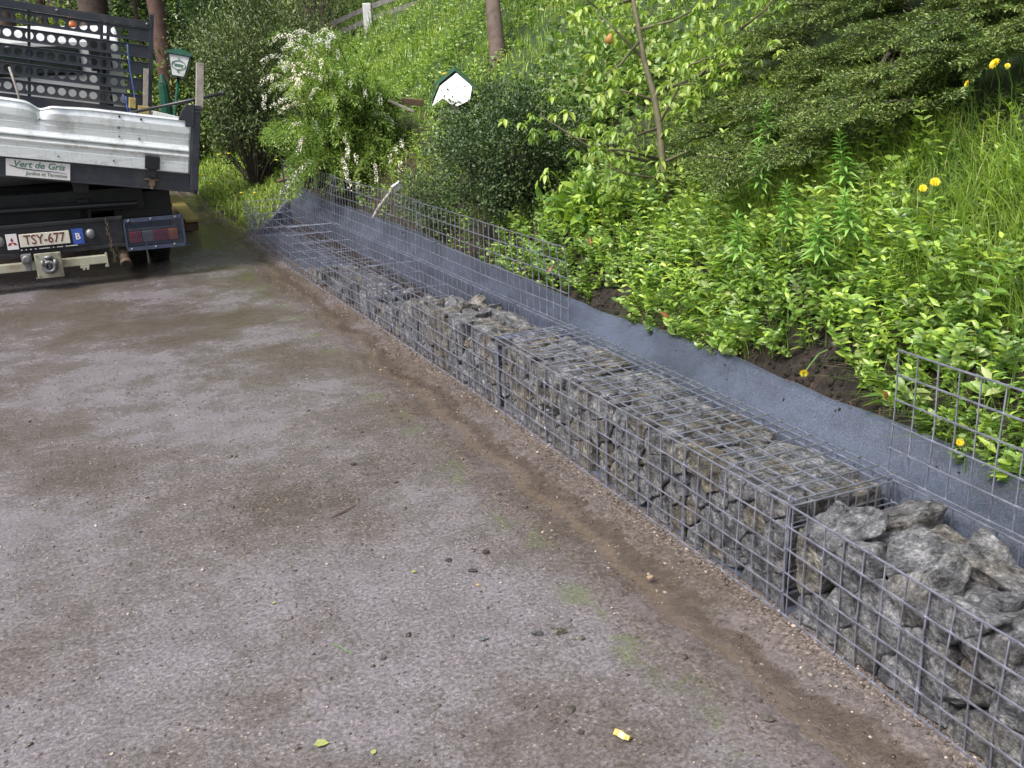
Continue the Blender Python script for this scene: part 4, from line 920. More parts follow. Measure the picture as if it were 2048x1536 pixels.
grass_patch('grass', 16000, 7.35, 15, -.10, 2.2, .06, .17, .0055, 'grass_bright', 'bright verge grass beyond the far end of the cages', lambda t, s: np.where(s < .0, .5, 1.)+0*t, (.3, 1.2), .5, 3)
grass_patch('grass', 2200, -1., 7.4, .50, .9, .08, .20, .003, 'grass_dry', 'dry straw blades hanging over the cut soil', None, (.8, 1.6), 1.6)
grass_patch('grass', 14000, 14, 40, .0, 14, .25, .5, .02, 'grass_bright', 'distant grass on the hillside', None, (.2, 1.), .3, 3)

def sprigs(name, n_, t0, t1, s0, s1, ht, leaf, mat, label, T=T_BROAD, per=(5, 9), dens=None, cat='ground cover', lean=.5, wr=.45):
    t, s = scatter(n_, t0, t1, s0, s1, dens); k = rng.random(len(t)) < veg_mask(t, s); t, s = t[k], s[k]; P = wpos(t, s, -.01); lv = Leaves(); stems = []
    pos = []; ax = []; nr = []; ln = []
    for p in P:
        h = rng.uniform(*ht); d = unit(np.array([-NN.x*lean+rng.normal()*.35, -NN.y*lean+rng.normal()*.35, 1.]))
        dist = np.linalg.norm(p-CAMP); lf = leaf*rng.uniform(.65, 1.25)
        m_ = rng.integers(*per); a0 = rng.uniform(0, 6.28)
        for j in range(m_):
            q = (j+1)/m_; a = a0 + j*math.pi/2+(j % 2)*math.pi/2+rng.normal()*.3
            out = np.array([math.cos(a), math.sin(a), rng.uniform(.1, .8)*(.4+q)])
            for sg_ in (1, -1):
                o_ = out.copy(); o_[:2] *= sg_; pos.append(p+d*h*q); ax.append(o_); nr.append(d+rng.normal(size=3)*.25); ln.append(lf*(1.05-.35*q if q < .95 else .6))
    pos, ax, nr, ln = np.array(pos), np.array(ax), np.array(nr), np.array(ln)
    lv.add(pos, ax, nr, ln, ln*wr, T); o = lv.build(name, M[mat]); tag(o, label, cat, None, 'stuff'); return o
sprigs('ground_cover', 980, -1.3, 3.0, .49, 1.05, (.05, .14), .043, 'lime', 'lime green leafy ground cover spilling over the cut bank', dens=lambda t, s: np.clip(1.25-(s-.60)*3.2, .05, 1)*np.where(t < .3, .55, 1))
sprigs('ground_cover', 800, -1.3, 3.2, .49, 1.0, (.03, .09), .036, 'weed', 'darker rounded leaves low on the cut bank', lean=.8, wr=.6)
sprigs('ground_cover', 550, -1.2, 2.5, .6, 1.5, (.05, .16), .036, 'weed', 'mixed weeds between the grass on the right', T_LANCE, lean=.3)
sprigs('ground_cover', 2600, 2.6, 7.5, .50, 3.2, (.05, .16), .040, 'lime', 'bright mixed weeds on the middle slope', T_SMALL, (3, 6), lean=.3, wr=.6, dens=lambda t, s: .35+.65*(vn(t, s, 3., 4) > -.1))
grass_patch('grass', 5000, 2.6, 12, .7, 4.5, .14, .30, .005, 'grass', 'taller darker grass tufts on the upper slope', lambda t, s: (vn(t, s, 2.2, 7) > .35)*1., (.2, .8), .3, 3)
sprigs('ground_cover', 2600, 2.6, 10, .9, 4.5, (.04, .14), .060, 'weed', 'large-leaved pale weeds on the upper slope', T_SMALL, (2, 4), lean=.3, wr=.6, dens=lambda t, s: (vn(t, s, 1.7, 9) > -.2)*1.)
sprigs('ground_cover', 2000, 6.5, 14, .7, 5.0, (.06, .2), .05, 'weed', 'weeds on the far slope below the crash barrier', T_SMALL, (2, 5), lean=.3, wr=.6)
sprigs('ground_cover', 900, 7.35, 12, .0, 1.5, (.04, .1), .04, 'lime', 'broad weeds in the verge beyond the cages', T_SMALL, (2, 4), wr=.6)

grass_patch('grass', 15000, -1.3, 1.9, .74, 1.45, .13, .30, .0036, 'grass_bright', 'soft arching grass below the juniper', lambda t, s: np.clip(.55+.8*vn(t, s, 4., 6), 0, 1), (.4, 1.4), .6)
sprigs('ground_cover', 130, -1.2, 2.2, .80, 1.35, (.08, .20), .045, 'lime', 'taller lime leafy stems below the juniper', T_LANCE, (5, 9), lean=.2, wr=.35)
def branchy(root, base, tips, r, mat, name='branch', wig=.05):
    b = MB()
    for tp in tips:
        tp = Vector(tp); base = Vector(base); mid = base.lerp(tp, .5)+Vector((random.gauss(0, wig), random.gauss(0, wig), random.gauss(0, wig*.5)+.03)); m1 = base.lerp(mid, .5)+Vector((random.gauss(0, wig*.4), random.gauss(0, wig*.4), .02)); m2 = mid.lerp(tp, .5)+Vector((random.gauss(0, wig*.4), random.gauss(0, wig*.4), .0))
        b.tube([base, m1, mid, m2, tp], [r, r*.8, r*.6, r*.4, r*.2], 5)
    return b.build(name, M[mat], root, True)
def shrub(name, base, cen, rad, nclump, nleaf, leaf, mat, label, cat='shrub', T=T_SMALL, bark='bark_dark', group=None, spread=.16, wr=.5, flat=1., nb=24, upb=.2, skin=.55, parts=('foliage', 'stems')):
    base = np.array(base, float); cen = np.array(cen, float); rad = np.array(rad, float)
    root = empty(name, tuple(base), 0, label, cat, group)
    d = rdir(nclump); rr = rng.uniform(skin, 1.0, nclump)[:, None]; bump_ = (1+.18*rng.normal(size=(nclump, 1)))
    C = cen + d*rad*rr*bump_; cs = rng.uniform(.6, 1.4, nclump)*spread*rad.mean()
    idx = rng.integers(0, nclump, nleaf); off = rng.normal(size=(nleaf, 3))*cs[idx][:, None]*np.array([1, 1, flat])
    P = C[idx]+off; out = unit(P-cen); ax = unit(out*.8+rng.normal(size=(nleaf, 3))*.7+np.array([0, 0, upb])); nr = unit(np.array([0, 0, 1.])+rng.normal(size=(nleaf, 3))*.6+out*.3)
    ln = leaf*rng.uniform(.6, 1.4, nleaf); lv = Leaves(); lv.add(P, ax, nr, ln, ln*wr, T); lv.build(parts[0], M[mat], root, base)
    tips = [Vector(tuple(C[i]-base)) for i in rng.choice(nclump, min(nb, nclump), False)]
    branchy(root, (0, 0, 0), tips, .012*max(1, rad.mean()), bark, parts[1]); return root
def gbase(px, py, dep, up=0.):
    P = at(px, py, dep); t, s = inv(P); P.z = float(hz(t, s)) if (s > .35 or t > 7.4) else 0.; return P
# dark cotoneaster over the cut bank
P = gbase(1020, 440, 5.35)
shrub('dark_shrub', P, at(1032, 318, 5.3), (.47, .42, .42), 170, 38000, .019, 'dark', 'dense dark green small-leaved shrub in the middle of the bank', wr=.55, spread=.105, nb=60)
P = gbase(860, 420, 6.2)
shrub('low_shrub', P, at(880, 400, 5.9), (.30, .25, .18), 60, 5200, .018, 'dark', 'low dark shrub trailing down behind the standing mesh lids', wr=.55, spread=.2)
# left evergreens
shrub('evergreen_shrub', gbase(505, 300, 10.2), at(505, 150, 10.2), (.64, .7, .95), 240, 26000, .042, 'olive', 'tall grey-green evergreen shrub left of the white blossoming bush', wr=.35, spread=.13, nb=50, bark='bark_dark')
shrub('evergreen_shrub', gbase(455, 270, 12.6), at(455, 60, 12.6), (.46, .6, 1.5), 200, 20000, .045, 'pine', 'dark narrow evergreen just right of the lantern', wr=.3, spread=.14, bark='bark_dark')
shrub('bare_bush', gbase(620, 60, 12.3), at(620, 30, 12.3), (.42, .4, .55), 60, 1600, .04, 'olive', 'thin grey-stemmed bush left of the crash barrier', wr=.3, nb=60, bark='bark', spread=.2)
# yew / juniper spreading over the upper right
def juniper():
    base = gbase(1800, 330, 4.0); root = empty('spreading_juniper', base, 0, 'wide olive-brown juniper with layered sprays across the upper right', 'juniper'); bn = np.array(base)
    lv = Leaves(); br = MB(); pos = []; ax = []; nr = []; ln = []
    spots = []; kk = np.arange(2.2, 8, .03)
    cen = []
    for i in range(330):
        x = rng.uniform(1380, 2300); bot = np.interp(x, [1380, 1470, 1560, 1700, 1850, 1950, 2060, 2200, 2300], [250, 330, 335, 285, 225, 165, 85, 20, -20]); y = rng.uniform(-140, 420)
        if y > bot: continue
        if x < 1560 and y < 130+(1560-x)*.6: continue
        if x < 1640 and y < -20: continue
        d_ = np.array(at(x, y, 1.))-CAMP; PP = CAMP+kk[:, None]*d_; q_ = PP[:, :2]-np.array([K1.x, K1.y]); tt_ = q_@np.array([DD.x, DD.y]); s_ = q_@np.array([NN.x, NN.y])
        hit = np.argmax(PP[:, 2] < hz(tt_, s_)); dep = kk[hit] if hit > 0 else 5.5
        cd = min(dep, 5.5)-rng.uniform(-.05, .42)
        for r_ in range(5): spots.append(at(x+rng.normal()*16-r_*5, y+rng.normal()*5+r_*3, cd+rng.normal()*.03))
    for c in spots:
        t, s = inv(c); c = np.array(c); z = float(hz(t, s))
        if c[2] < z+.04: c[2] = z+.04+rng.random()*.1
        d = unit(np.array([-NN.x*.6-.35+rng.normal()*.45, -NN.y*.6-.1+rng.normal()*.45, rng.normal()*.16+.06])); side = unit(np.cross([0, 0, 1.], d)); L_ = rng.uniform(.13, .26)
        m_ = 30
        for j in range(m_):
            q = j/m_; sg_ = 1 if j % 2 else -1; p = c+d*L_*q+np.array([0, 0, -.05*q*q]); tw = L_*.42*(1-q*.75)
            dd_ = unit(side*sg_+d*.9+rng.normal(size=3)*.12)
            for u in np.linspace(.08, 1, 8):
                pos.append(p+dd_*tw*u+rng.normal(size=3)*.003); ax.append(dd_+rng.normal(size=3)*.45); nr.append(np.array([0, 0, 1.])+rng.normal(size=3)*.4); ln.append(rng.uniform(.010, .021))
        br.tube([Vector(tuple(c-bn)), Vector(tuple(c+d*L_*.5-bn)), Vector(tuple(c+d*L_*.95-bn))+Vector((0, 0, -.045))], [.0035, .0025, .001], 4)
    ln = np.array(ln); lv.add(np.array(pos), np.array(ax), np.array(nr), ln, ln*.34, T_SMALL); lv.build('foliage', M['juniper'], root, bn)
    for i in range(10):
        c = spots[rng.integers(len(spots))]; v = Vector(tuple(np.array(c)-bn)); br.tube([Vector((0, 0, 0)), v*.5+Vector((0, 0, .08)), v], [.02, .012, .005], 5)
    br.build('branches', M['bark_dark'], root, True)
juniper()
def spirea():
    base = gbase(700, 370, 7.9); bn = np.array(base); root = empty('blossoming_spirea', base, 0, 'light green arching bush with white blossom sprays above the far cages', 'flowering bush')
    lv = Leaves(); bl = Leaves(); st = MB(); pos = []; ax = []; nr = []; ln = []; bp = []; ba = []
    for i in range(190):
        tx = rng.uniform(515, 800); ty = rng.uniform(70, 400)
        if ty < 130 and tx > 680: ty += 90
        if ty > 300: tx = rng.uniform(560, 800)
        if tx > 700: ty = max(ty, 150+(tx-700)*.6)
        tip = np.array(at(tx, ty, 7.5+rng.normal()*.28)); b0 = bn+np.array([rng.normal()*.22, rng.normal()*.12, 0])
        hgt = max(tip[2], b0[2]+.2)+rng.uniform(.02, .12); mid = b0*.50+tip*.50; mid[2] = hgt+.10
        K_ = 26
        pts = [(1-q)**2*b0+2*q*(1-q)*(mid*1.0+np.array([0, 0, .12]))+q*q*tip for q in np.linspace(0, 1, K_)]
        st.tube([Vector(tuple(pts[j]-bn)) for j in range(0, K_, 5)]+[Vector(tuple(pts[-1]-bn))], [.005, .0045, .004, .003, .002, .001, .001][:len(range(0, K_, 5))+1], 4)
        bloom = (rng.random() < .5 and tx < 690 and ty < 230) or rng.random() < .06
        for j in range(5, K_):
            q = j/K_; tg_ = unit(pts[j]-pts[j-1])
            for u in range(13):
                d = unit(rng.normal(size=3)+tg_*.6); off = d*rng.uniform(.0, .065 if q < .8 else .03)
                if bloom and q > .62: continue
                pos.append(pts[j]+off); ax.append(d+tg_*.5); nr.append(np.array([0, 0, 1.])+rng.normal(size=3)*.5); ln.append(rng.uniform(.018, .038))
            if bloom and q > .62:
                for u in range(15):
                    d = rdir(1)[0]; bp.append(pts[j-1]+(pts[j]-pts[j-1])*rng.random()+d*.011); ba.append(d)
    for i in range(26):   # drooping blossom racemes lower in the bush
        c = np.array(at(*[(x, y) for x, y in ((612, 100), (586, 130), (700, 160), (730, 180), (690, 270), (695, 290), (694, 300), (712, 310), (780, 310), (790, 290), (800, 325), (803, 280), (750, 330), (752, 350), (715, 360), (668, 190), (640, 150), (560, 120), (543, 150), (528, 190), (527, 205), (760, 190), (675, 100), (655, 80), (600, 60), (580, 75))][i], 7.15))
        for u in range(42):
            d = rdir(1)[0]; bp.append(c+np.array([0, 0, -rng.uniform(0, .06)])+d*.010); ba.append(d)
    ln = np.array(ln); lv.add(np.array(pos), np.array(ax), np.array(nr), ln, ln*.36, T_SMALL); lv.build('foliage', M['spirea'], root, bn)
    bp, ba = np.array(bp), np.array(ba); bl.add(bp, ba, rdir(len(bp)), .011, .010, T_SMALL); bl.build('blossom', M['petal_white'], root, bn); st.build('stems', M['bark_dark'], root)
spirea()
def sapling():
    base = gbase(1340, 405, 4.3); bn = np.array(base); root = empty('young_tree', base, 0, 'slender young tree with drooping lime green leaf clusters right of the dark shrub', 'young tree')
    D0 = 4.25; tr = [at(1342, 410, D0), at(1325, 330, D0), at(1318, 250, D0), at(1308, 190, D0), at(1288, 120, D0), at(1276, 50, D0), at(1262, -20, D0), at(1250, -120, D0)]
    st = MB(); st.tube([p-base for p in tr], [.020, .018, .016, .015, .013, .012, .010, .007], 8); st.build('trunk', M['bark_green'], root, True)
    lim = [((1325, 325), (1450, 270), (1520, 255)), ((1318, 255), (1220, 290), (1130, 270)), ((1308, 190), (1400, 150), (1480, 60)), ((1325, 320), (1250, 300), (1200, 300)), ((1308, 195), (1380, 130), (1430, 110)), ((1288, 120), (1230, 60), (1190, 20)), ((1276, 60), (1350, 40), (1420, 0)),
           ((1262, 0), (1200, 20), (1160, -10)), ((1318, 250), (1360, 170), (1395, 165)), ((1330, 360), (1270, 350), (1225, 340)), ((1335, 370), (1390, 340), (1440, 330)), ((1310, 200), (1240, 180), (1190, 190)), ((1325, 330), (1180, 295), (1080, 230)), ((1280, 80), (1240, 130), (1210, 150)), ((1400, 150), (1470, 120), (1500, 90)), ((1480, 60), (1530, 20), (1560, -20))]
    br = MB(); tips = []
    for l in lim:
        dz_ = rng.normal()*.12; P_ = [at(l[0][0], l[0][1], D0), at(l[1][0], l[1][1], D0+dz_*.6-.05), at(l[2][0], l[2][1], D0+dz_-.1)]
        br.tube([p-base for p in P_], [.008, .005, .002], 5)
        for q in (.25, .5, .7, .85, 1.):
            p = P_[0].lerp(P_[1], q*2) if q < .5 else P_[1].lerp(P_[2], q*2-1); 
            for r_ in range(3): tips.append(np.array(p)+rng.normal(size=3)*np.array([.06, .08, .05]))
    for i in range(34): tips.append(np.array(at(rng.uniform(1190, 1480), rng.uniform(-40, 330), D0+rng.normal()*.2)))
    for i in range(22): tips.append(np.array(at(rng.uniform(1090, 1300), rng.uniform(340, 430), 4.5+rng.normal()*.1)))
    for i in range(5): tips.append(np.array(at(rng.uniform(1030, 1120), rng.uniform(190, 290), 4.7+rng.normal()*.05)))
    br.build('branches', M['bark_green'], root, True)
    pos = []; ax = []; nr = []; ln = []
    for c in tips:
        a0 = rng.uniform(0, 6.3); m_ = rng.integers(5, 9)
        for j in range(m_):
            a = a0+j*2*math.pi/m_; dr = rng.uniform(-1.3, -.15); o_ = np.array([math.cos(a), math.sin(a), dr]); pos.append(c+rng.normal(size=3)*.006); ax.append(o_); nr.append(np.array([math.cos(a)*.8, math.sin(a)*.8, 1.])+rng.normal(size=3)*.2); ln.append(rng.uniform(.028, .054))
    ln = np.array(ln); lv = Leaves(); lv.add(np.array(pos), np.array(ax), np.array(nr), ln, ln*.44, T_BROAD); lv.build('foliage', M['sapling'], root, bn)
sapling()
def leafy_backdrop():
    # small-leaved hazel-like undergrowth behind the young tree
    P = gbase(1250, 300, 5.6)
    shrub('undergrowth_bush', P, at(1250, 215, 5.5), (.50, .35, .42), 120, 7000, .05, 'weed', 'medium green leafy bush behind the young tree', T=T_BROAD, wr=.55, spread=.2, nb=20, bark='bark')
    P = gbase(1450, 250, 5.0)
    shrub('undergrowth_bush', P, at(1440, 180, 4.9), (.28, .25, .30), 60, 1500, .05, 'sapling', 'yellow-green leafy bush between the young tree and the juniper', T=T_BROAD, wr=.5, spread=.22, nb=14, bark='bark_green')
    P = gbase(1170, 440, 4.7)
    shrub('leafy_shoots', P, at(1180, 420, 4.6), (.22, .18, .12), 50, 700, .06, 'lime', 'large bright leaves at the foot of the dark shrub', T=T_BROAD, wr=.5, spread=.2, nb=14, bark='bark_green')
leafy_backdrop()
def willowherb(px, pbot, ptop, dep, label):
    dep = hit(px, pbot+10)-.22; A_ = at(px, pbot, dep); B_ = at(px+rng.uniform(-12, 4), ptop, dep-.08); root = empty('willowherb', A_, 0, label, 'weed plant', 'upright narrow-leaved plants at the foot of the juniper'); an_ = np.array(A_)
    MB().tube([(0, .05, -.14), (0, 0, 0), (B_-A_)*.5, B_-A_], [.004, .0035, .003, .0015], 6).build('stem', M['stem'], root); lv = Leaves(); n_ = 46; pos = []; ax = []; nr = []; ln = []
    for j in range(n_):
        q = (j+1)/n_; a = j*2.4; up_ = .15+.9*q**3; o_ = np.array([math.cos(a), math.sin(a), up_-.15]); pos.append(np.array(B_-A_)*q); ax.append(o_); nr.append([0, 0, 1.]); ln.append(.085*(1-.6*q**2)*rng.uniform(.85, 1.15))
    ln = np.array(ln); lv.add(np.array(pos), np.array(ax), np.array(nr), ln, ln*.19, T_LANCE); lv.build('leaves', M['willow'], root)
for a in ((1578, 470, 368, 3.6, 'tallest narrow-leaved plant below the juniper, left of a shorter one'), (1520, 380, 285, 3.9, 'narrow-leaved plant farthest left, in front of the juniper branches'), (1532, 300, 210, 4.05, 'narrow-leaved plant highest up, half hidden in the juniper'),
          (1690, 370, 265, 3.45, 'narrow-leaved plant standing clear at the right edge of the juniper'), (1700, 470, 385, 3.3, 'short narrow-leaved plant under the clear standing one'), (1640, 520, 440, 3.2, 'small narrow-leaved plant lowest on the bank'), (1480, 520, 430, 3.5, 'narrow-leaved plant in the lime ground cover')):
    willowherb(*a)
def dandelion(px, py, dep, label, r=.019, bud=False, base=None, face=None):
    if base is None:
        nr_ = .38 if py < 200 else .0; dep = hit(px+8, py+95); gb = at(px+8, py+95, dep+.02-nr_*.6); P = at(px, py, dep-.04-nr_)
    else: P = at(px, py, dep); gb = Vector(base)
    root = empty('dandelion', gb, 0, label, 'flower', 'yellow dandelions on the bank'); v = P-gb
    MB().tube([(0, 0, 0), v*.5+Vector((.01, .01, .02)), v], [.0022, .002, .0018], 6).build('stem', M['stem'], root)
    n_ = 64; nv = np.array(face if face is not None else (-.25, -.75, .6)); nv = unit(nv); e1 = unit(np.cross(nv, [0, 0, 1.])); e2 = np.cross(nv, e1); lv = Leaves(); pos = []; ax = []; nr = []; ln = []
    for j in range(n_):
        a = j*2.399; q = math.sqrt((j+.5)/n_); lift = (1-q)*1.3+(2.5 if bud else .12); o_ = e1*math.cos(a)+e2*math.sin(a)+nv*lift; pos.append(np.array(v)); ax.append(o_); nr.append(nv); ln.append(r*(.6+.4*q)*(0.6 if bud else 1))
    ln = np.array(ln); lv.add(np.array(pos), np.array(ax), np.array(nr), ln, ln*.26, T_SMALL); lv.build('flower_head', M['petal' if not bud else 'bud'], root)
    MB().lathe([(.003, -.012), (.006, -.008), (.006, -.001), (.003, 0)], tuple(v), 8).build('calyx', M['stem'], root)
dandelion(1870, 365, 2.75, 'open dandelion, right one of the close pair', .018)
dandelion(1846, 377, 2.72, 'open dandelion, left and lower one of the close pair', .015)
dandelion(1990, 128, 2.85, 'large dandelion seen edge-on, highest near the right edge', .020, face=(-.8, -.2, .5))
dandelion(2015, 132, 2.9, 'small dandelion right beside the large edge-on one', .010)
dandelion(1935, 168, 2.95, 'narrow dandelion turned sideways left of the large one', .013, face=(-.9, 0, .2))
dandelion(1860, 284, 2.8, 'closed yellow dandelion bud, left one of two', .014, True)
dandelion(1903, 284, 2.8, 'closed yellow dandelion bud, right one of two', .014, True)
dandelion(1920, 885, 2.42, 'dandelion low behind the near standing mesh lid', .012)
q = at(1655, 700, 2.78); dandelion(1608, 746, 2.74, 'fallen dandelion hanging down over the cut soil', .014, False, q, (-.3, -.8, -.1))
def rape_leaf(px, py, dep, ln, label, rz):
    lv = Leaves(); lv.add(np.array([[0, 0, 0.]]), np.array([[math.cos(rz), .1, math.sin(rz)]]), np.array([[0, -.8, .6]]), ln, ln*.35, T_BROAD); o = lv.build('dead_leaf', M['brown_leaf']); o.location = at(px, py, dep); tag(o, label, 'leaf', 'dead brown leaves on the bank')
for a in ((1096, 545, 4.2, .04, 'rusty leaf behind the right end of the standing mesh lid', 1.), (1180, 490, 4.3, .04, 'rusty brown leaf above the mesh lid corner', 1.6), (1320, 625, 3.5, .05, 'curled brown leaf in the ground cover above the fabric', -.5), (1765, 780, 2.6, .045, 'grey-brown dead leaf in the grass right of the fabric', -1.), (1758, 228, 3.6, .04, 'dull red leaf hanging in the juniper', 1.3)): rape_leaf(*a)
# yellow buttercups in the far verge and upper slope
cups = ((405, 352), (438, 311), (458, 309), (422, 370), (483, 388), (554, 322), (510, 388), (1040, 41), (1155, 40), (890, 150))
for i, (px, py) in enumerate(cups):
    dep = 9.6 if px < 600 else (9.0 if py < 100 else 7.2)
    P = at(px, py, dep); o = MB().lathe([(.004, 0), (.016, .008), (.018, .016), (.006, .012)], (0, 0, 0), 8).build('buttercup', M['petal'], None, True); o.location = P
    tag(o, ['small yellow flower in the verge right beside the truck post', 'yellow flower at the left of the pair under the evergreen', 'yellow flower at the right of the pair under the evergreen', 'yellow flower low in the verge near the truck', 'yellow flower at the verge edge above the far cage corner', 'bright yellow flower at the foot of the dark evergreen', 'yellow flower just left of the last cage lid', 'yellow flower right of the brown trunk', 'yellow flower left of the young tree top', 'yellow speck of flower on the peak of the white hut'][i], 'flower', 'small yellow flowers')

sprigs('ground_cover', 230, -1.1, 1.6, .52, 1.05, (.06, .14), .072, 'lime', 'larger upright lime leaves near the standing mesh on the right', T_LANCE, (3, 6), lean=.3, wr=.30)
sprigs('ground_cover', 120, -1.1, 2.4, .55, 1.15, (.03, .10), .075, 'weed', 'broad dull green leaves among the ground cover', T_BROAD, (2, 4), lean=.5, wr=.5)
grass_patch('grass', 900, -1.0, 1.6, .50, .62, .12, .22, .003, 'grass', 'fine grass bending down over the cut soil', None, (1.2, 1.8), 1.8)
sprigs('ground_cover', 230, .1, 2.5, .56, .92, (.12, .26), .05, 'lime', 'taller fresh lime shoots along the middle of the bank', T_BROAD, (6, 11), lean=.35, wr=.42)
sprigs('ground_cover', 120, .6, 2.6, .80, 1.25, (.12, .28), .05, 'sapling', 'pale leafy shoots in front of the juniper', T_BROAD, (5, 9), lean=.35, wr=.42)
def clods():
    ico = bmesh.new(); bmesh.ops.create_icosphere(ico, subdivisions=2, radius=1.); bv = np.array([v.co[:] for v in ico.verts]); bf = np.array([[v.index for v in f.verts] for f in ico.faces]); ico.free()
    n_ = 900; t = rng.uniform(-.6, 2.2, n_); s = rng.uniform(.50, .68, n_); k = rng.random(n_) < .02; s[k] = rng.uniform(.46, .50, k.sum()); r = rng.uniform(.003, .012, n_)*np.where(k, .45, 1)
    P = wpos(t, s); P[:, 2] = np.where(k, np.interp(s, [.385, .425, .458, .478, .49, .506], [.290, .303, .321, .349, .377, .391]), P[:, 2]+.006)
    v = bv[None]*r[:, None, None]*rng.uniform(.6, 1.3, (n_, 1, 3))*(1+.18*rng.normal(size=(n_, len(bv), 1))) + P[:, None]
    o = npmesh('soil_crumbs', v.reshape(-1, 3), (bf[None]+(np.arange(n_)*len(bv))[:, None, None]).reshape(-1, 3), M['soil']); o.location = (0, 0, 0); tag(o, 'crumbs of dark soil on the cut bank and the fabric edge', 'soil', None, 'stuff')
clods()
b = MB(); random.seed(4)
for i in range(26):
    t = random.uniform(.2, 1.0); s = random.uniform(.52, .62); p = W(t, s, float(hz(t, s))); q = [p]
    for k in range(3): q.append(q[-1]+Vector((random.gauss(-.012, .012), random.gauss(-.005, .015), random.gauss(-.012, .01))))
    b.tube(q, [.0016, .0013, .001, .0006], 4)
o = b.build('roots', M['bark_red']); tag(o, 'thin reddish roots sticking out of the cut soil', 'roots', None, 'stuff')
def litter():
    n_ = 520; t = np.concatenate([rng.uniform(-.5, 4, 300), rng.normal(1.2, .35, 220)]); s = np.concatenate([-rng.uniform(.0, 2.4, 300), rng.normal(-.95, .3, 220)])
    P = wpos(t, s); P[:, 2] = roadz(t, s)+.0025; an = rng.uniform(0, 6.28, n_); ax = np.stack([np.cos(an), np.sin(an), .05*rng.normal(size=n_)], 1); ln = rng.uniform(.004, .016, n_)
    lv = Leaves(); lv.add(P, ax, np.tile([0, 0, 1.], (n_, 1)), ln, ln*rng.uniform(.12, .5, n_), T_SMALL); tag(lv.build('plant_litter', M['litter']), 'bits of dead leaf and bud scale scattered over the wet road', 'litter', None, 'stuff')
M['litter'] = leafmat('litter', [(.03, .018, .012), (.09, .045, .03), (.05, .03, .02), (.16, .10, .06)], .0, .5)
litter()

# trees
def trunk_tree(name, pts, rs, mat, label, crown=None, group=None):
    root = empty(name, pts[0], 0, label, 'tree', group); b = MB(); b.tube([p-pts[0] for p in pts], rs, 14); b.build('trunk', M[mat], root, True)
    if crown: 
        c, rad, n_, leaf, mt_ = crown; C = np.array(c); d = rdir(90); cl = C+d*np.array(rad)*rng.uniform(.4, 1, (90, 1)); ii = rng.integers(0, 90, n_); P_ = cl[ii]+rng.normal(size=(n_, 3))*.22*np.mean(rad)
        ln = leaf*rng.uniform(.6, 1.4, n_); lv = Leaves(); lv.add(P_, rdir(n_), rdir(n_, .8), ln, ln*.5, T_SMALL); lv.build('crown', M[mt_], root, np.array(pts[0]))
        tips = [Vector(tuple(cl[i])) - pts[0] for i in range(20)]; branchy(root, pts[-1]-pts[0], tips, rs[-1]*.6, mat, 'limbs')
    return root
P = gbase(997, 132, 7.4); a = at(985, 0, 7.5); a2 = a+(a-P)*1.6
trunk_tree('tree', [P-Vector((0, 0, .15)), P, a, a2], [.085, .068, .058, .045], 'bark', 'bare brown tree trunk standing on the slope behind the white hut', (a2+Vector((0, 0, .8)), (1., 1., .6), 1800, .06, 'weed'))
P = gbase(1576, 60, 5.2); a = at(1566, -60, 5.2)
trunk_tree('tree', [P-Vector((0, 0, .15)), P, a, a+Vector((0, 0, .8))], [.028, .024, .022, .018], 'bark_dark', 'thin dark trunk rising out of the juniper at the top', (a+Vector((0, 0, 1.2)), (.5, .5, .4), 900, .05, 'weed'))
def bigtree(px, dep, r, mat, label, lean=0., crown=True, mt='pine'):
    P = at(px, 200, dep); t, s = inv(P); P.z = float(hz(t, s)) if s > -.05 or t > 17 else 0.
    top = P+Vector((lean*4, 0, 4.5)); trunk_tree('tree', [P, P.lerp(top, .5)+Vector((.05, 0, 0)), top], [r, r*.85, r*.6], mat, label, (top+Vector((0, 0, .6)), (2.2, 2., 1.4), 9000, .12, mt) if crown else None)
bigtree(205, 15.0, .27, 'bark', 'thick grey-brown trunk showing above the truck headboard', .02)
bigtree(345, 13.5, .13, 'bark_red', 'reddish brown trunk between the truck and the dark evergreen', -.05)
bigtree(30, 17.0, .2, 'bark', 'tree behind the left end of the truck headboard', .03)
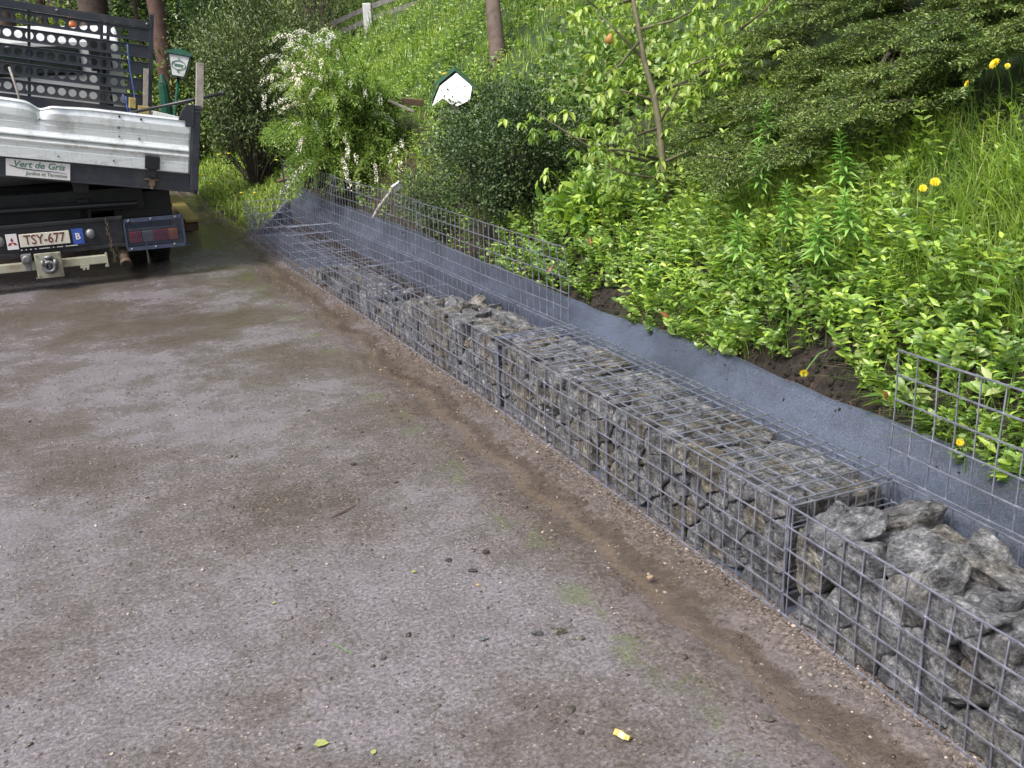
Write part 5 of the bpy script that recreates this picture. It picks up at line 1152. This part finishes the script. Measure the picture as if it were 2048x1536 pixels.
def conifer(px, dep, h, rad, label, n_=9000, z0=.3):
    P = at(px, 220, dep); t, s = inv(P); P.z = float(hz(t, s)) if s > -.05 or t > 17 else 0.; root = empty('conifer', P, 0, label, 'conifer', 'conifers behind the truck')
    MB().tube([(0, 0, 0), (0, 0, h*.9)], [.09, .02], 10).build('trunk', M['bark_red'], root, True)
    q = rng.beta(1.1, 1.5, n_); an = rng.uniform(0, 6.28, n_); rr = rad*(1-q)*np.sqrt(rng.uniform(.15, 1, n_))*(1+.25*np.sin(an*5+q*30)); z = z0+q*(h-z0)-.25*rr
    Pp = np.stack([rr*np.cos(an), rr*np.sin(an), z], 1); ax = np.stack([np.cos(an), np.sin(an), -.3+0*an], 1)+rng.normal(size=(n_, 3))*.4; ln = rng.uniform(.05, .11, n_)
    lv = Leaves(); lv.add(Pp, ax, rdir(n_, 1.), ln, ln*.3, T_SMALL); lv.build('crown', M['pine'], root)
for a in ((300, 14.5, 3.4, 1.0, 'small dark conifer right behind the truck cab'), (385, 15.0, 4.4, 1.2, 'tall conifer behind the lantern'), (120, 19., 4.8, 1.5, 'conifer showing over the left part of the truck'), (255, 22, 5.5, 1.7, 'conifer farthest back between the trunks'), (470, 16., 4.6, 1.3, 'conifer hidden mostly by the evergreen shrub')): conifer(*a)
shrub('hedge_bush', gbase(420, 250, 14), at(420, 210, 14), (1.0, .8, .8), 120, 9000, .06, 'weed', 'mid green bush in the shade behind the lantern', spread=.2)
shrub('hedge_bush', at(330, 250, 14), at(325, 200, 14), (.8, .7, .8), 100, 7000, .06, 'olive', 'brownish green bush left of the lantern post', spread=.2)
shrub('hedge_bush', gbase(560, 130, 14.5), at(560, 60, 14.5), (1.1, .8, 1.1), 160, 12000, .06, 'olive', 'broad grey-green bush behind the blossoming bush', spread=.18)
P = at(90, 150, 20); shrub('hedge_bush', (P.x, P.y, .0), at(90, 110, 20), (2.4, .9, 1.1), 120, 9000, .1, 'grass_bright', 'bright green bush seen through the truck headboard', spread=.2)
# pale house far behind the trees
P = at(280, 100, 30); hroot = empty('house', (P.x, P.y, hz(*inv(P))-1.), .3, 'pale rendered house wall glimpsed between the trunks', 'house'); z_ = 5.5
MB().box((-2.2, 0, 0), (2.2, 4, z_)).build('wall', M['wall_pale'], hroot); MB().prism([(-.4, z_+.003), (4.4, z_+.003), (2, z_+1.8)], -2.5, 2.5, 'x').build('roof', M['roof_tile'], hroot)
MB().box((-.5, -.03, 2.6), (.4, -.005, 3.8)).build('window', M['glass'], hroot)
